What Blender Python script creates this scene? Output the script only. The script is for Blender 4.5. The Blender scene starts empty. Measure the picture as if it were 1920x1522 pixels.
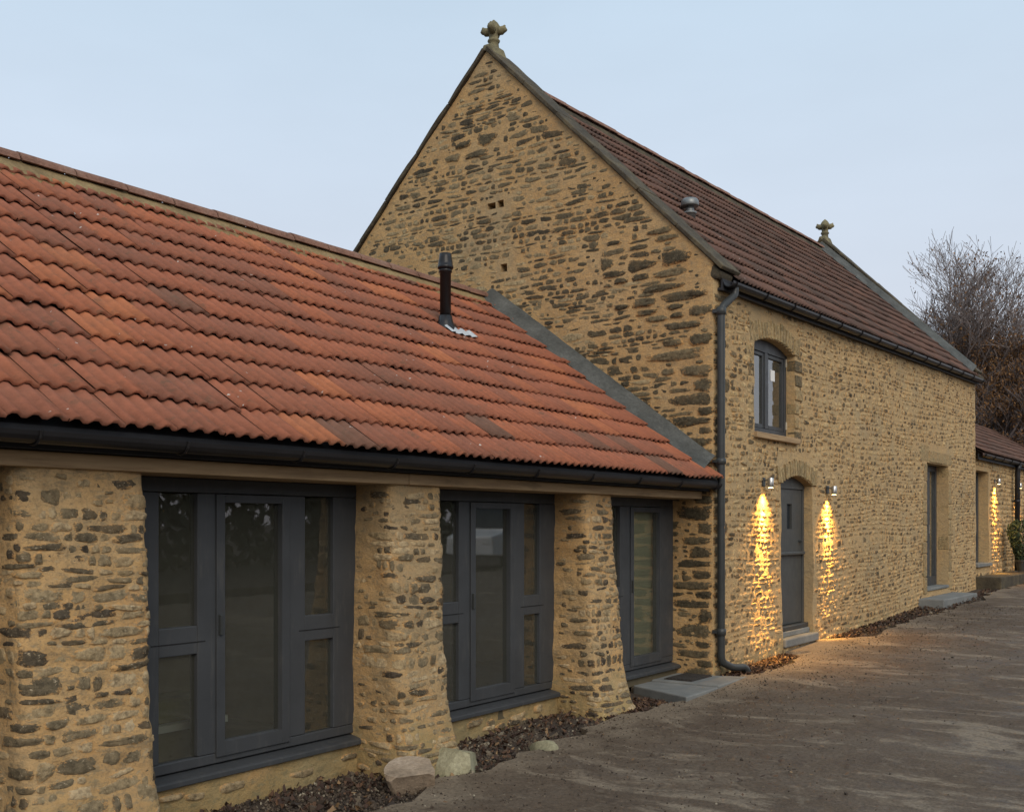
import bpy, bmesh, math, random
import numpy as np
from mathutils import Vector, Matrix, Euler
from mathutils.geometry import delaunay_2d_cdt
R = math.radians
random.seed(7)
rng = np.random.default_rng(11)
scene = bpy.context.scene
col = scene.collection

# ------------------------------------------------------------------ camera
CAM = Vector((-11.098, -5.086, 1.63))
FWD = Vector((0.81695, 0.57670, 0.0))
cd = bpy.data.cameras.new('camera')
cam = bpy.data.objects.new('camera', cd)
col.objects.link(cam)
cam.location = CAM
cam.rotation_euler = FWD.to_track_quat('-Z', 'Y').to_euler()
cd.sensor_fit = 'HORIZONTAL'
cd.sensor_width = 36.0
cd.lens = 36.0 * 2020 / 1920
cd.shift_y = 226 / 1920
cd.clip_start = 0.1
cd.clip_end = 3000
scene.camera = cam

# ------------------------------------------------------------------ sky, sun, exposure
SUN_EL, SUN_AZ = 36.0, (-0.62, -0.78)      # soft western glow behind the viewer
w = bpy.data.worlds.new('World')
scene.world = w
w.use_nodes = True
nt = w.node_tree
nt.nodes.clear()
out = nt.nodes.new('ShaderNodeOutputWorld')
bg = nt.nodes.new('ShaderNodeBackground')
sky = nt.nodes.new('ShaderNodeTexSky')
sky.sky_type = 'NISHITA'
sky.sun_disc = False
sky.sun_elevation = R(SUN_EL)
sky.sun_rotation = math.atan2(SUN_AZ[0], SUN_AZ[1])
sky.altitude = 100
sky.air_density = 1.0
sky.dust_density = 3.0
sky.ozone_density = 1.0
# a thin even veil of high cloud over the whole dome pales the blue
veil = nt.nodes.new('ShaderNodeMix')
veil.data_type = 'RGBA'
tcw = nt.nodes.new('ShaderNodeTexCoord')
sepw = nt.nodes.new('ShaderNodeSeparateXYZ')
nt.links.new(tcw.outputs['Generated'], sepw.inputs[0])
grw = nt.nodes.new('ShaderNodeValToRGB')
grw.color_ramp.elements[0].position = 0.0
grw.color_ramp.elements[0].color = (6.5, 6.3, 6.75, 1)
grw.color_ramp.elements[1].position = 0.55
grw.color_ramp.elements[1].color = (5.0, 6.5, 7.75, 1)
nt.links.new(sepw.outputs['Z'], grw.inputs[0])
veil.inputs[0].default_value = 0.80
nt.links.new(sky.outputs[0], veil.inputs[6])
nt.links.new(grw.outputs[0], veil.inputs[7])
mpw = nt.nodes.new('ShaderNodeMapping')
mpw.inputs['Scale'].default_value = (1.2, 1.2, 4.0)
nt.links.new(tcw.outputs['Generated'], mpw.inputs['Vector'])
nzw = nt.nodes.new('ShaderNodeTexNoise')
nzw.inputs['Scale'].default_value = 2.2
nzw.inputs['Detail'].default_value = 5
nt.links.new(mpw.outputs[0], nzw.inputs['Vector'])
mrw = nt.nodes.new('ShaderNodeMapRange')
mrw.inputs['From Min'].default_value = 0.3
mrw.inputs['From Max'].default_value = 0.7
mrw.inputs['To Min'].default_value = 0.96
mrw.inputs['To Max'].default_value = 1.04
nt.links.new(nzw.outputs['Fac'], mrw.inputs['Value'])
cloud = nt.nodes.new('ShaderNodeVectorMath')
cloud.operation = 'SCALE'
nt.links.new(veil.outputs[2], cloud.inputs[0])
nt.links.new(mrw.outputs[0], cloud.inputs['Scale'])
nt.links.new(cloud.outputs[0], bg.inputs[0])
bg.inputs[1].default_value = 0.117
nt.links.new(bg.outputs[0], out.inputs[0])

sd = bpy.data.lights.new('sun', 'SUN')
sd.energy = 1.65
sd.angle = R(40)
sd.color = (1.0, 0.88, 0.73)
sun = bpy.data.objects.new('sun', sd)
col.objects.link(sun)
_h = Vector((SUN_AZ[0], SUN_AZ[1], 0)).normalized() * math.cos(R(SUN_EL))
sdir = Vector((_h.x, _h.y, math.sin(R(SUN_EL))))
sun.rotation_euler = sdir.to_track_quat('Z', 'Y').to_euler()
sun.location = (-20, -30, 30)

scene.view_settings.view_transform = 'Standard'
scene.view_settings.look = 'None'
scene.view_settings.exposure = 0.12
scene.view_settings.gamma = 1.0
scene.view_settings.use_curve_mapping = False
scene.render.engine = 'CYCLES'
scene.cycles.use_denoising = True
scene.cycles.max_bounces = 6
scene.cycles.transparent_max_bounces = 8

# ------------------------------------------------------------------ helpers
def lin(h):
    h = h.lstrip('#')
    v = [int(h[i:i + 2], 16) / 255 for i in (0, 2, 4)]
    return tuple(c / 12.92 if c <= 0.04045 else ((c + 0.055) / 1.055) ** 2.4 for c in v)

def obj(name, data, parent=None, mat=None, mw=None):
    o = bpy.data.objects.new(name, data)
    col.objects.link(o)
    if mat is not None and data is not None and len(data.materials) == 0:
        data.materials.append(mat)
    if parent is not None:
        o.parent = parent
        o.matrix_parent_inverse = WM[parent.name].inverted()
    m = mw if mw is not None else Matrix.Identity(4)
    o.matrix_basis = m
    WM[o.name] = m.copy()
    return o
WM = {}

def empty(name, loc, label, cat, group=None):
    o = obj(name, None, None, None, Matrix.Translation(loc))
    tag(o, label, cat, group)
    return o

def tag(o, label=None, cat=None, group=None, kind=None):
    if label: o['label'] = label
    if cat: o['category'] = cat
    if group: o['group'] = group
    if kind: o['kind'] = kind
    return o

class MB:
    def __init__(self):
        self.v, self.f = [], []
    def add(self, vs, fs):
        n = len(self.v)
        self.v += [tuple(p) for p in vs]
        self.f += [tuple(i + n for i in q) for q in fs]
        return self
    def box(self, a, b):
        (x0, y0, z0), (x1, y1, z1) = a, b
        return self.add([(x0,y0,z0),(x1,y0,z0),(x1,y1,z0),(x0,y1,z0),(x0,y0,z1),(x1,y0,z1),(x1,y1,z1),(x0,y1,z1)],
                        [(0,3,2,1),(4,5,6,7),(0,1,5,4),(1,2,6,5),(2,3,7,6),(3,0,4,7)])
    def prism(self, loop, ext):
        n = len(loop)
        e = Vector(ext)
        a = [Vector(p) for p in loop]
        vs = a + [p + e for p in a]
        fs = [tuple(range(n - 1, -1, -1)), tuple(range(n, 2 * n))]
        fs += [(i, (i + 1) % n, n + (i + 1) % n, n + i) for i in range(n)]
        return self.add(vs, fs)
    def tube(self, pts, rad, n=10, cap=True):
        pts = [Vector(p) for p in pts]
        rads = rad if isinstance(rad, (list, tuple)) else [rad] * len(pts)
        rings = []
        prev = None
        for i, p in enumerate(pts):
            t = (pts[min(i + 1, len(pts) - 1)] - pts[max(i - 1, 0)]).normalized()
            if prev is None:
                ref = Vector((0, 0, 1)) if abs(t.z) < 0.9 else Vector((1, 0, 0))
                a = t.cross(ref).normalized()
            else:
                a = (prev - t * prev.dot(t)).normalized()
            prev = a
            b = t.cross(a)
            rings.append([p + (a * math.cos(2*math.pi*k/n) + b * math.sin(2*math.pi*k/n)) * rads[i] for k in range(n)])
        vs = [q for r in rings for q in r]
        fs = []
        for i in range(len(rings) - 1):
            for k in range(n):
                fs.append((i*n+k, i*n+(k+1)%n, (i+1)*n+(k+1)%n, (i+1)*n+k))
        if cap:
            fs.append(tuple(range(n - 1, -1, -1)))
            fs.append(tuple((len(rings)-1)*n + k for k in range(n)))
        return self.add(vs, fs)
    def lathe(self, prof, c=(0,0,0), n=14):
        vs, fs = [], []
        for r, z in prof:
            for k in range(n):
                a = 2*math.pi*k/n
                vs.append((c[0]+r*math.cos(a), c[1]+r*math.sin(a), c[2]+z))
        m = len(prof)
        for i in range(m-1):
            for k in range(n):
                fs.append((i*n+k, i*n+(k+1)%n, (i+1)*n+(k+1)%n, (i+1)*n+k))
        fs.append(tuple(range(n-1, -1, -1)))
        fs.append(tuple((m-1)*n+k for k in range(n)))
        return self.add(vs, fs)
    def mesh(self, name, smooth=False):
        me = bpy.data.meshes.new(name)
        me.from_pydata(self.v, [], self.f)
        if smooth:
            me.polygons.foreach_set('use_smooth', [True] * len(me.polygons))
        me.update()
        return me
    def build(self, name, mat, parent=None, smooth=False, bevel=0, mw=None):
        o = obj(name, self.mesh(name, smooth), parent, mat, mw)
        if bevel:
            b = o.modifiers.new('edge', 'BEVEL')
            b.width = bevel
            b.segments = 2
            b.limit_method = 'ANGLE'
        return o

# lattice value noise, vectorised
_T = rng.random((256, 256))
def vn(x, y):
    x = np.asarray(x, float) + 1000; y = np.asarray(y, float) + 1000
    xi = np.floor(x).astype(int); yi = np.floor(y).astype(int)
    fx = x - xi; fy = y - yi
    fx = fx*fx*(3-2*fx); fy = fy*fy*(3-2*fy)
    a = _T[xi % 256, yi % 256]; b = _T[(xi+1) % 256, yi % 256]
    c = _T[xi % 256, (yi+1) % 256]; d = _T[(xi+1) % 256, (yi+1) % 256]
    return (a*(1-fx)+b*fx)*(1-fy) + (c*(1-fx)+d*fx)*fy - 0.5
def fbm(x, y, o=4):
    s = 0; a = 1.0
    for i in range(o):
        s = s + a*vn(np.asarray(x)*2**i + 17*i, np.asarray(y)*2**i + 31*i)
        a *= 0.5
    return s

# ------------------------------------------------------------------ materials
class M:
    def __init__(self, name):
        self.m = bpy.data.materials.new(name)
        self.m.use_nodes = True
        self.t = self.m.node_tree
        self.n = self.t.nodes
        self.l = self.t.links
        self.b = self.n['Principled BSDF']
        self.b.inputs['Specular IOR Level'].default_value = 0.3
        self.geo = self.n.new('ShaderNodeNewGeometry')
    def noise(self, scale, detail=5, rough=0.6, coord=None, dim='3D', dist=0.0):
        k = self.n.new('ShaderNodeTexNoise')
        k.inputs['Scale'].default_value = scale
        k.inputs['Detail'].default_value = detail
        k.inputs['Roughness'].default_value = rough
        k.inputs['Distortion'].default_value = dist
        self.l.new(coord if coord is not None else self.geo.outputs['Position'], k.inputs['Vector'])
        return k.outputs['Fac']
    def scaled(self, s, rot=(0,0,0)):
        k = self.n.new('ShaderNodeMapping')
        k.inputs['Scale'].default_value = s
        k.inputs['Rotation'].default_value = rot
        self.l.new(self.geo.outputs['Position'], k.inputs['Vector'])
        return k.outputs['Vector']
    def ramp(self, fac, stops, interp='LINEAR'):
        k = self.n.new('ShaderNodeValToRGB')
        k.color_ramp.interpolation = interp
        e = k.color_ramp.elements
        while len(e) < len(stops):
            e.new(0.5)
        for i, (p, c) in enumerate(stops):
            e[i].position = p
            e[i].color = (c if isinstance(c, tuple) else (c, c, c))[:3] + (1,)
        self.l.new(fac, k.inputs[0])
        return k.outputs[0]
    def mix(self, fac, a, b, mode='MIX'):
        k = self.n.new('ShaderNodeMix')
        k.data_type = 'RGBA'
        k.blend_type = mode
        for i, v in ((0, fac), (6, a), (7, b)):
            if isinstance(v, (int, float)):
                k.inputs[i].default_value = v if i == 0 else (v, v, v, 1)
            elif isinstance(v, tuple):
                k.inputs[i].default_value = v[:3] + (1,)
            else:
                self.l.new(v, k.inputs[i])
        return k.outputs[2]
    def math(self, op, a, b=0.0, c=None, clamp=False):
        k = self.n.new('ShaderNodeMath')
        k.operation = op
        k.use_clamp = clamp
        for i, v in enumerate((a, b, c)):
            if v is None: continue
            if isinstance(v, (int, float)): k.inputs[i].default_value = v
            else: self.l.new(v, k.inputs[i])
        return k.outputs[0]
    def step(self, v, lo, hi):
        k = self.n.new('ShaderNodeMapRange')
        k.interpolation_type = 'SMOOTHSTEP'
        k.inputs['From Min'].default_value = lo
        k.inputs['From Max'].default_value = hi
        self.l.new(v, k.inputs['Value'])
        return k.outputs[0]
    def attr(self, name):
        k = self.n.new('ShaderNodeAttribute')
        k.attribute_name = name
        return k.outputs['Fac']
    def rnd(self):
        oi = self.n.new('ShaderNodeObjectInfo')
        s = self.math('ADD', oi.outputs['Random'], self.geo.outputs['Random Per Island'])
        return self.math('FRACT', s)
    def bump(self, h, strength=0.3, dist=0.01):
        k = self.n.new('ShaderNodeBump')
        k.inputs['Strength'].default_value = strength
        k.inputs['Distance'].default_value = dist
        self.l.new(h, k.inputs['Height'])
        self.l.new(k.outputs[0], self.b.inputs['Normal'])
    def col(self, c):
        if isinstance(c, tuple): self.b.inputs['Base Color'].default_value = c[:3] + (1,)
        else: self.l.new(c, self.b.inputs['Base Color'])
        return self
    def rough(self, r):
        if isinstance(r, (int, float)): self.b.inputs['Roughness'].default_value = r
        else: self.l.new(r, self.b.inputs['Roughness'])
        return self

def mortar_colour(k, warm=1.0):
    """ochre lime mortar: shared by the bedding and by the smears over the stone edges"""
    a = k.noise(1.1, 4)
    c = k.ramp(a, [(0.28, (0.41*warm, 0.25, 0.108)), (0.5, (0.50*warm, 0.31, 0.132)), (0.72, (0.49*warm, 0.335, 0.17))])
    pt = k.noise(0.8, 5, 0.7)
    c = k.mix(k.math('MULTIPLY', k.step(pt, 0.52, 0.68), 0.4), c, (0.36, 0.27, 0.155))
    pt2 = k.noise(1.7, 4, 0.65)
    c = k.mix(k.math('MULTIPLY', k.step(pt2, 0.54, 0.68), 0.5), c, (0.44, 0.235, 0.085))
    f = k.noise(14, 5, 0.7)
    c = k.mix(k.step(f, 0.42, 0.75), c, (0.36*warm, 0.235, 0.115))
    g = k.noise(55, 4, 0.7)
    c = k.mix(k.math('MULTIPLY', k.step(g, 0.48, 0.70), 0.7), c, (0.20, 0.15, 0.09))
    return c

def mortar_mat(name, warm=1.0, smallstone=0.5, stain=0.0, pale=0.0):
    k = M(name)
    c = mortar_colour(k, warm)
    if pale: c = k.mix(pale, c, (0.47, 0.37, 0.225))
    # tiny pinnings and bare patches pressed in the joints
    s = k.noise(1.0, 8, 0.78, k.scaled((9, 9, 24)))
    c = k.mix(k.math('MULTIPLY', k.step(s, 0.50, 0.62), smallstone), c, (0.24, 0.185, 0.11))
    s2 = k.noise(1.0, 8, 0.8, k.scaled((14, 14, 30)))
    c = k.mix(k.math('MULTIPLY', k.step(s2, 0.56, 0.66), smallstone*0.8), c, (0.42, 0.34, 0.215))
    big = k.noise(0.55, 5, 0.65)
    c = k.mix(k.math('MULTIPLY', k.step(big, 0.48, 0.66), 0.5), c, (0.27, 0.215, 0.13))
    if stain:
        z = k.n.new('ShaderNodeSeparateXYZ'); k.l.new(k.geo.outputs['Position'], z.inputs[0])
        up = k.math('ADD', z.outputs['Z'], k.math('MULTIPLY', k.noise(3, 4), 0.9))
        c = k.mix(k.math('MULTIPLY', k.math('SUBTRACT', 1.0, k.step(up, 0.35, 0.8)), stain), c, (0.17, 0.16, 0.07))
    k.col(c).rough(0.95)
    h = k.math('ADD', k.noise(22, 8, 0.65), k.math('MULTIPLY', s, 0.6))
    k.bump(h, 0.75, 0.02)
    return k.m

def stone_mat(name, stops, mortar=1.0, lichen=0.5, warm=1.0, smear=0.38, pale=0.0):
    k = M(name)
    r = k.rnd()
    c = k.ramp(r, stops)
    n1 = k.noise(24, 6, 0.7)
    c = k.mix(0.95, c, k.ramp(n1, [(0.32, 0.20), (0.68, 0.78)]), 'OVERLAY')
    hue = k.noise(5, 3)
    c = k.mix(k.math('MULTIPLY', k.step(hue, 0.5, 0.7), 0.35), c, (0.21, 0.155, 0.085))
    li = k.noise(1.0, 6, 0.75, k.scaled((38, 38, 60)))
    c = k.mix(k.math('MULTIPLY', k.step(li, 0.57, 0.70), lichen), c, (0.46, 0.41, 0.31))
    e = k.attr('edge')
    big = k.math('MULTIPLY', k.math('SUBTRACT', k.noise(4.5, 4, 0.6), 0.5), 1.3)
    m0 = k.math('ADD', k.math('ADD', e, big), k.math('MULTIPLY', k.math('SUBTRACT', k.noise(1.0, 8, 0.8, k.scaled((26, 26, 44))), 0.5), 4.2))
    mask = k.step(m0, smear - 0.28, smear + 0.30)
    mask = k.math('SUBTRACT', 1.0, k.math('MULTIPLY', k.math('SUBTRACT', 1.0, mask), mortar))
    mc = mortar_colour(k, warm)
    if pale: mc = k.mix(pale, mc, (0.47, 0.37, 0.225))
    c = k.mix(mask, mc, c)
    c = k.mix(1.0, c, (1.06, 0.97, 0.86), 'MULTIPLY')
    k.col(c).rough(0.9)
    k.bump(k.noise(34, 8, 0.7), 0.8, 0.018)
    return k.m

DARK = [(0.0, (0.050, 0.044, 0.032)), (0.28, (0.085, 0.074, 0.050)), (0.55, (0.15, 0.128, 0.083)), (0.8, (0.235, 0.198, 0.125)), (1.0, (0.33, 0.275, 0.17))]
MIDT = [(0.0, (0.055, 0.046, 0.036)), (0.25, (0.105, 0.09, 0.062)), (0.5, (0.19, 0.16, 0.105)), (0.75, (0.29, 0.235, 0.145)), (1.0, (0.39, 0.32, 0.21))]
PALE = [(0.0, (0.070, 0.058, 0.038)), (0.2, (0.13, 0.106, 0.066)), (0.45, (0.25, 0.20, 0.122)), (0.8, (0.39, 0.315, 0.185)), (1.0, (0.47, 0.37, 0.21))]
mt_mortar_gable = mortar_mat('ochre_lime_mortar_gable', 1.0, 0.65)
mt_mortar_front = mortar_mat('ochre_lime_mortar_front', 0.98, 0.6, 0.5, 0.22)
mt_mortar_pier = mortar_mat('ochre_lime_mortar_pier', 1.0, 0.8, 0.45)
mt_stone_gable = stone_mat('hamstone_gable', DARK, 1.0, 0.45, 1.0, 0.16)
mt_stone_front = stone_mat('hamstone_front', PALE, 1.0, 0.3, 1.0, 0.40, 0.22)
mt_stone_pier = stone_mat('hamstone_pier', MIDT, 1.0, 1.0, 1.0, 0.20)
mt_quoin = stone_mat('hamstone_quoin', [(0, (0.050,0.045,0.031)), (0.6, (0.092,0.080,0.053)), (1, (0.16,0.135,0.085))], 1.0, 0.35, 1.0, 0.16)
mt_dressed = stone_mat('dressed_hamstone', [(0, (0.21,0.175,0.105)), (1, (0.32,0.26,0.15))], 0.6, 0.2)

def tile_mat(name, stops, moss=0.3, spots=1.0):
    k = M(name)
    r = k.rnd()
    c = k.ramp(r, stops)
    n = k.noise(16, 6, 0.7)
    c = k.mix(0.5, c, k.ramp(n, [(0.3, 0.32), (0.7, 0.66)]), 'OVERLAY')
    # sooty film in drifts over several tiles
    d = k.noise(0.9, 5, 0.65)
    c = k.mix(k.math('MULTIPLY', k.step(d, 0.5, 0.68), 0.22), c, (0.125, 0.075, 0.052))
    st_ = k.noise(3.2, 6, 0.75)
    c = k.mix(k.math('MULTIPLY', k.step(st_, 0.54, 0.68), 0.4), c, (0.16, 0.085, 0.055))
    pit = k.noise(9, 4, 0.7)
    c = k.mix(k.math('MULTIPLY', k.step(pit, 0.56, 0.72), moss), c, (0.085, 0.070, 0.045))
    e = k.attr('edge')
    c = k.mix(k.math('MULTIPLY', k.math('SUBTRACT', 1.0, e), 0.45), c, (0.12, 0.065, 0.045))
    sp = k.noise(21, 2, 0.5)
    c = k.mix(k.math('MULTIPLY', k.step(sp, 0.745, 0.77), spots), c, (0.55, 0.52, 0.48))
    k.col(c).rough(0.88)
    k.bump(k.noise(60, 6, 0.7), 0.5, 0.006)
    return k.m
mt_tile = tile_mat('terracotta_tile', [(0.0, (0.15,0.082,0.056)), (0.06, (0.24,0.094,0.058)), (0.35, (0.28,0.100,0.057)), (0.7, (0.315,0.108,0.058)), (0.92, (0.35,0.118,0.058)), (1.0, (0.40,0.142,0.064))], 0.5, 0.8)
mt_tile_barn = tile_mat('weathered_terracotta_tile', [(0.0, (0.075,0.050,0.040)), (0.4, (0.108,0.062,0.048)), (0.8, (0.130,0.070,0.052)), (1.0, (0.155,0.082,0.058))], 0.75, 0.6)

def plain(name, c, rough=0.6, var=0.15, scale=8, metal=0.0, bump=0.15, bscale=60, spec=0.3):
    k = M(name)
    n = k.noise(scale, 5, 0.65)
    lo = tuple(x*(1-var) for x in c); hi = tuple(min(1, x*(1+var)) for x in c)
    k.col(k.ramp(n, [(0.3, lo), (0.7, hi)])).rough(rough)
    k.b.inputs['Metallic'].default_value = metal
    k.b.inputs['Specular IOR Level'].default_value = spec
    k.bump(k.noise(bscale, 4), bump, 0.004)
    return k.m
mt_paint = plain('charcoal_paint', (0.050, 0.054, 0.060), 0.42, 0.12, 5)
mt_paint_door = plain('grey_green_paint', (0.062, 0.064, 0.062), 0.45, 0.12, 5)
mt_black = plain('black_plastic', (0.016, 0.015, 0.016), 0.35, 0.2, 6)
mt_iron = plain('grey_cast_iron', (0.040, 0.043, 0.043), 0.38, 0.15, 8)
mt_fascia_deck_shade = plain('dark_fascia_and_deck_shade', (0.022, 0.022, 0.025), 0.6, 0.2, 6)  # dark boards; on the roof decks it paints the shade under the tiles
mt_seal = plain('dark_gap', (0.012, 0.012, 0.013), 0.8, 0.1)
mt_steel = plain('satin_steel', (0.55, 0.54, 0.52), 0.28, 0.05, 10, 0.9)
mt_white = plain('plain_white', (0.72, 0.72, 0.70), 0.6, 0.04)
mt_brass = plain('pale_hinge', (0.62, 0.56, 0.44), 0.4, 0.1, 10, 0.3)
mt_blind = plain('pale_blind', (0.56, 0.56, 0.42), 0.8, 0.12, 3)
mt_plaster = plain('interior_plaster', (0.26, 0.22, 0.13), 0.9, 0.2, 2)
mt_intfloor = plain('interior_floor', (0.11, 0.09, 0.055), 0.8, 0.2, 2)
mt_zinc = plain('grey_zinc_cowl', (0.20, 0.21, 0.21), 0.45, 0.15, 9, 0.5)
mt_lead = plain('pale_lead_flashing', (0.50, 0.52, 0.54), 0.5, 0.15, 12, 0.2)
mt_mat = plain('dark_door_mat', (0.035, 0.030, 0.026), 0.95, 0.3, 40, 0, 0.6)
mt_van = plain('white_van_paint', (0.72, 0.73, 0.74), 0.25, 0.03, 3)
mt_tyre = plain('black_rubber', (0.015, 0.015, 0.015), 0.8, 0.1)
mt_darkglass = plain('dark_vehicle_glass', (0.02, 0.024, 0.028), 0.08, 0.1)
mt_red = plain('red_lettering', (0.45, 0.05, 0.04), 0.5, 0.05)

def paint_mat(name, c):
    k = M(name)
    v = k.ramp(k.noise(3, 5, 0.6), [(0.3, tuple(x*0.88 for x in c)), (0.7, tuple(x*1.12 for x in c))])
    dust = k.noise(1.0, 6, 0.7, k.scaled((16, 16, 2.5)))
    v = k.mix(k.math('MULTIPLY', k.step(dust, 0.52, 0.72), 0.35), v, (0.105, 0.10, 0.09))
    k.col(v).rough(k.ramp(k.noise(9, 4), [(0.3, 0.38), (0.7, 0.58)]))
    k.bump(k.noise(90, 3), 0.1, 0.002)
    return k.m
mt_paint = paint_mat('charcoal_paint_weathered', (0.046, 0.049, 0.053))
mt_paint_door = paint_mat('grey_green_paint_weathered', (0.060, 0.062, 0.060))

def wood_mat():
    k = M('weathered_oak_beam')
    g = k.noise(1.0, 6, 0.7, k.scaled((1.6, 30, 24)))
    c = k.ramp(g, [(0.3, (0.235, 0.155, 0.085)), (0.55, (0.36, 0.245, 0.135)), (0.75, (0.41, 0.295, 0.17))])
    s = k.noise(1.0, 4, 0.6, k.scaled((2.2, 2, 9)))
    c = k.mix(k.math('MULTIPLY', k.step(s, 0.55, 0.7), 0.6), c, (0.16, 0.11, 0.06))
    k.col(c).rough(0.85)
    k.bump(g, 0.4, 0.006)
    return k.m
mt_beam = wood_mat()

def coping_mat(name, base, lich):
    k = M(name)
    n = k.noise(3.5, 6, 0.7)
    c = k.ramp(n, [(0.3, tuple(x*0.6 for x in base)), (0.5, base), (0.7, lich)])
    f = k.noise(38, 5, 0.7)
    c = k.mix(0.6, c, k.ramp(f, [(0.3, 0.28), (0.7, 0.70)]), 'OVERLAY')
    k.col(c).rough(0.95)
    k.bump(k.noise(26, 8, 0.7), 0.8, 0.02)
    return k.m
mt_coping = coping_mat('lichened_coping_stone', (0.072, 0.059, 0.040), (0.125, 0.10, 0.058))
mt_finial = coping_mat('weathered_finial_stone', (0.17, 0.15, 0.09), (0.24, 0.21, 0.12))
mt_fillet = coping_mat('grey_mortar_fillet', (0.080, 0.082, 0.076), (0.115, 0.116, 0.108))
mt_ridge = coping_mat('ridge_tile_clay', (0.22, 0.115, 0.08), (0.24, 0.16, 0.12))
mt_ridgemortar = coping_mat('lichened_ridge_mortar', (0.25, 0.175, 0.085), (0.31, 0.235, 0.115))
mt_rock_pink = coping_mat('pinkish_boulder', (0.36, 0.275, 0.195), (0.50, 0.40, 0.31))
mt_rock_pale = coping_mat('pale_boulder', (0.28, 0.255, 0.16), (0.40, 0.37, 0.25))

def glass_mat(name, tint, boost):
    m = bpy.data.materials.new(name)
    m.use_nodes = True
    t = m.node_tree
    t.nodes.clear()
    o = t.nodes.new('ShaderNodeOutputMaterial')
    mx = t.nodes.new('ShaderNodeMixShader')
    tr = t.nodes.new('ShaderNodeBsdfTransparent')
    tr.inputs[0].default_value = tint + (1,)
    gl = t.nodes.new('ShaderNodeBsdfGlossy')
    gl.inputs['Roughness'].default_value = 0.015
    fr = t.nodes.new('ShaderNodeFresnel')
    fr.inputs['IOR'].default_value = 1.5
    ma = t.nodes.new('ShaderNodeMath')
    ma.operation = 'MULTIPLY_ADD'
    ma.inputs[1].default_value = boost
    ma.inputs[2].default_value = 0.02
    nz = t.nodes.new('ShaderNodeTexNoise')
    nz.inputs['Scale'].default_value = 1.6
    g = t.nodes.new('ShaderNodeNewGeometry')
    t.links.new(g.outputs['Position'], nz.inputs['Vector'])
    bu = t.nodes.new('ShaderNodeBump')
    bu.inputs['Strength'].default_value = 0.05
    bu.inputs['Distance'].default_value = 0.02
    t.links.new(nz.outputs['Fac'], bu.inputs['Height'])
    t.links.new(bu.outputs[0], gl.inputs['Normal'])
    t.links.new(fr.outputs[0], ma.inputs[0])
    t.links.new(ma.outputs[0], mx.inputs[0])
    t.links.new(tr.outputs[0], mx.inputs[1])
    t.links.new(gl.outputs[0], mx.inputs[2])
    df = t.nodes.new('ShaderNodeBsdfDiffuse')
    df.inputs[0].default_value = (0.42, 0.42, 0.34, 1)
    m2 = t.nodes.new('ShaderNodeMixShader')
    m2.inputs[0].default_value = 0.07
    t.links.new(mx.outputs[0], m2.inputs[1])
    t.links.new(df.outputs[0], m2.inputs[2])
    t.links.new(m2.outputs[0], o.inputs[0])
    return m
mt_glass = glass_mat('window_glass', (0.66, 0.68, 0.60), 2.3)
mt_glow = bpy.data.materials.new('lamp_glow')
mt_glow.use_nodes = True
mt_glow.node_tree.nodes['Principled BSDF'].inputs['Emission Color'].default_value = (1.0, 0.72, 0.30, 1)
mt_glow.node_tree.nodes['Principled BSDF'].inputs['Emission Strength'].default_value = 14

# ------------------------------------------------------------------ ground levels
GX = np.array([-400, -20, -8, -4, -1, 0, 3, 6, 9, 13, 20, 60, 400.0])
GZ = np.array([-0.4, -0.2, -0.17, -0.15, -0.09, -0.05, 0.05, 0.13, 0.24, 0.34, 0.48, 1.2, 3.0])
def G(x): return np.interp(x, GX, GZ)
SH = 0.025                                   # the barn climbs with the lane

def cdt_mesh(name, outline, holes, spacing, keep=None, jitter=0.35, step=None):
    """triangulate outline minus holes with jittered interior points -> (pts, tris, boundary loops)"""
    step = step or spacing
    loops = []
    pts, edges = [], []
    for lp in [outline] + holes:
        idx = []
        n = len(lp)
        for i in range(n):
            a, b = np.array(lp[i]), np.array(lp[(i+1) % n])
            k = max(1, int(round(np.linalg.norm(b - a)/step)))
            for j in range(k):
                idx.append(len(pts))
                pts.append(a + (b - a)*j/k)
        for i in range(len(idx)):
            edges.append((idx[i], idx[(i+1) % len(idx)]))
        loops.append(idx)
    B = np.array(pts)
    lo, hi = B[loops[0]].min(0), B[loops[0]].max(0)
    gx, gy = np.meshgrid(np.arange(lo[0], hi[0], spacing), np.arange(lo[1], hi[1], spacing))
    P = np.stack([gx.ravel(), gy.ravel()], 1)
    P += (rng.random(P.shape) - 0.5)*spacing*2*jitter
    def inside(P, lp):
        c = np.zeros(len(P), bool)
        n = len(lp)
        for i in range(n):
            x0, y0 = lp[i]; x1, y1 = lp[(i+1) % n]
            if y0 == y1: continue
            cond = ((y0 > P[:, 1]) != (y1 > P[:, 1])) & (P[:, 0] < (x1-x0)*(P[:, 1]-y0)/(y1-y0) + x0)
            c ^= cond
        return c
    ok = inside(P, outline)
    for h in holes: ok &= ~inside(P, h)
    P = P[ok]
    # drop points too close to the boundary
    far = np.ones(len(P), bool)
    for s in range(0, len(B), 200):
        d = ((P[:, None, :] - B[None, s:s+200, :])**2).sum(2).min(1)
        far &= d > (spacing*0.45)**2
    P = P[far]
    allp = np.concatenate([B, P])
    v, e, f, *_ = delaunay_2d_cdt([Vector(p) for p in allp.tolist()], edges, [], 0, 1e-6)
    V = np.array([tuple(p) for p in v])
    F = np.array([t for t in f if len(t) == 3])
    cen = V[F].mean(1)
    good = inside(cen, outline)
    for h in holes: good &= ~inside(cen, h)
    return V, F[good], loops

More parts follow.
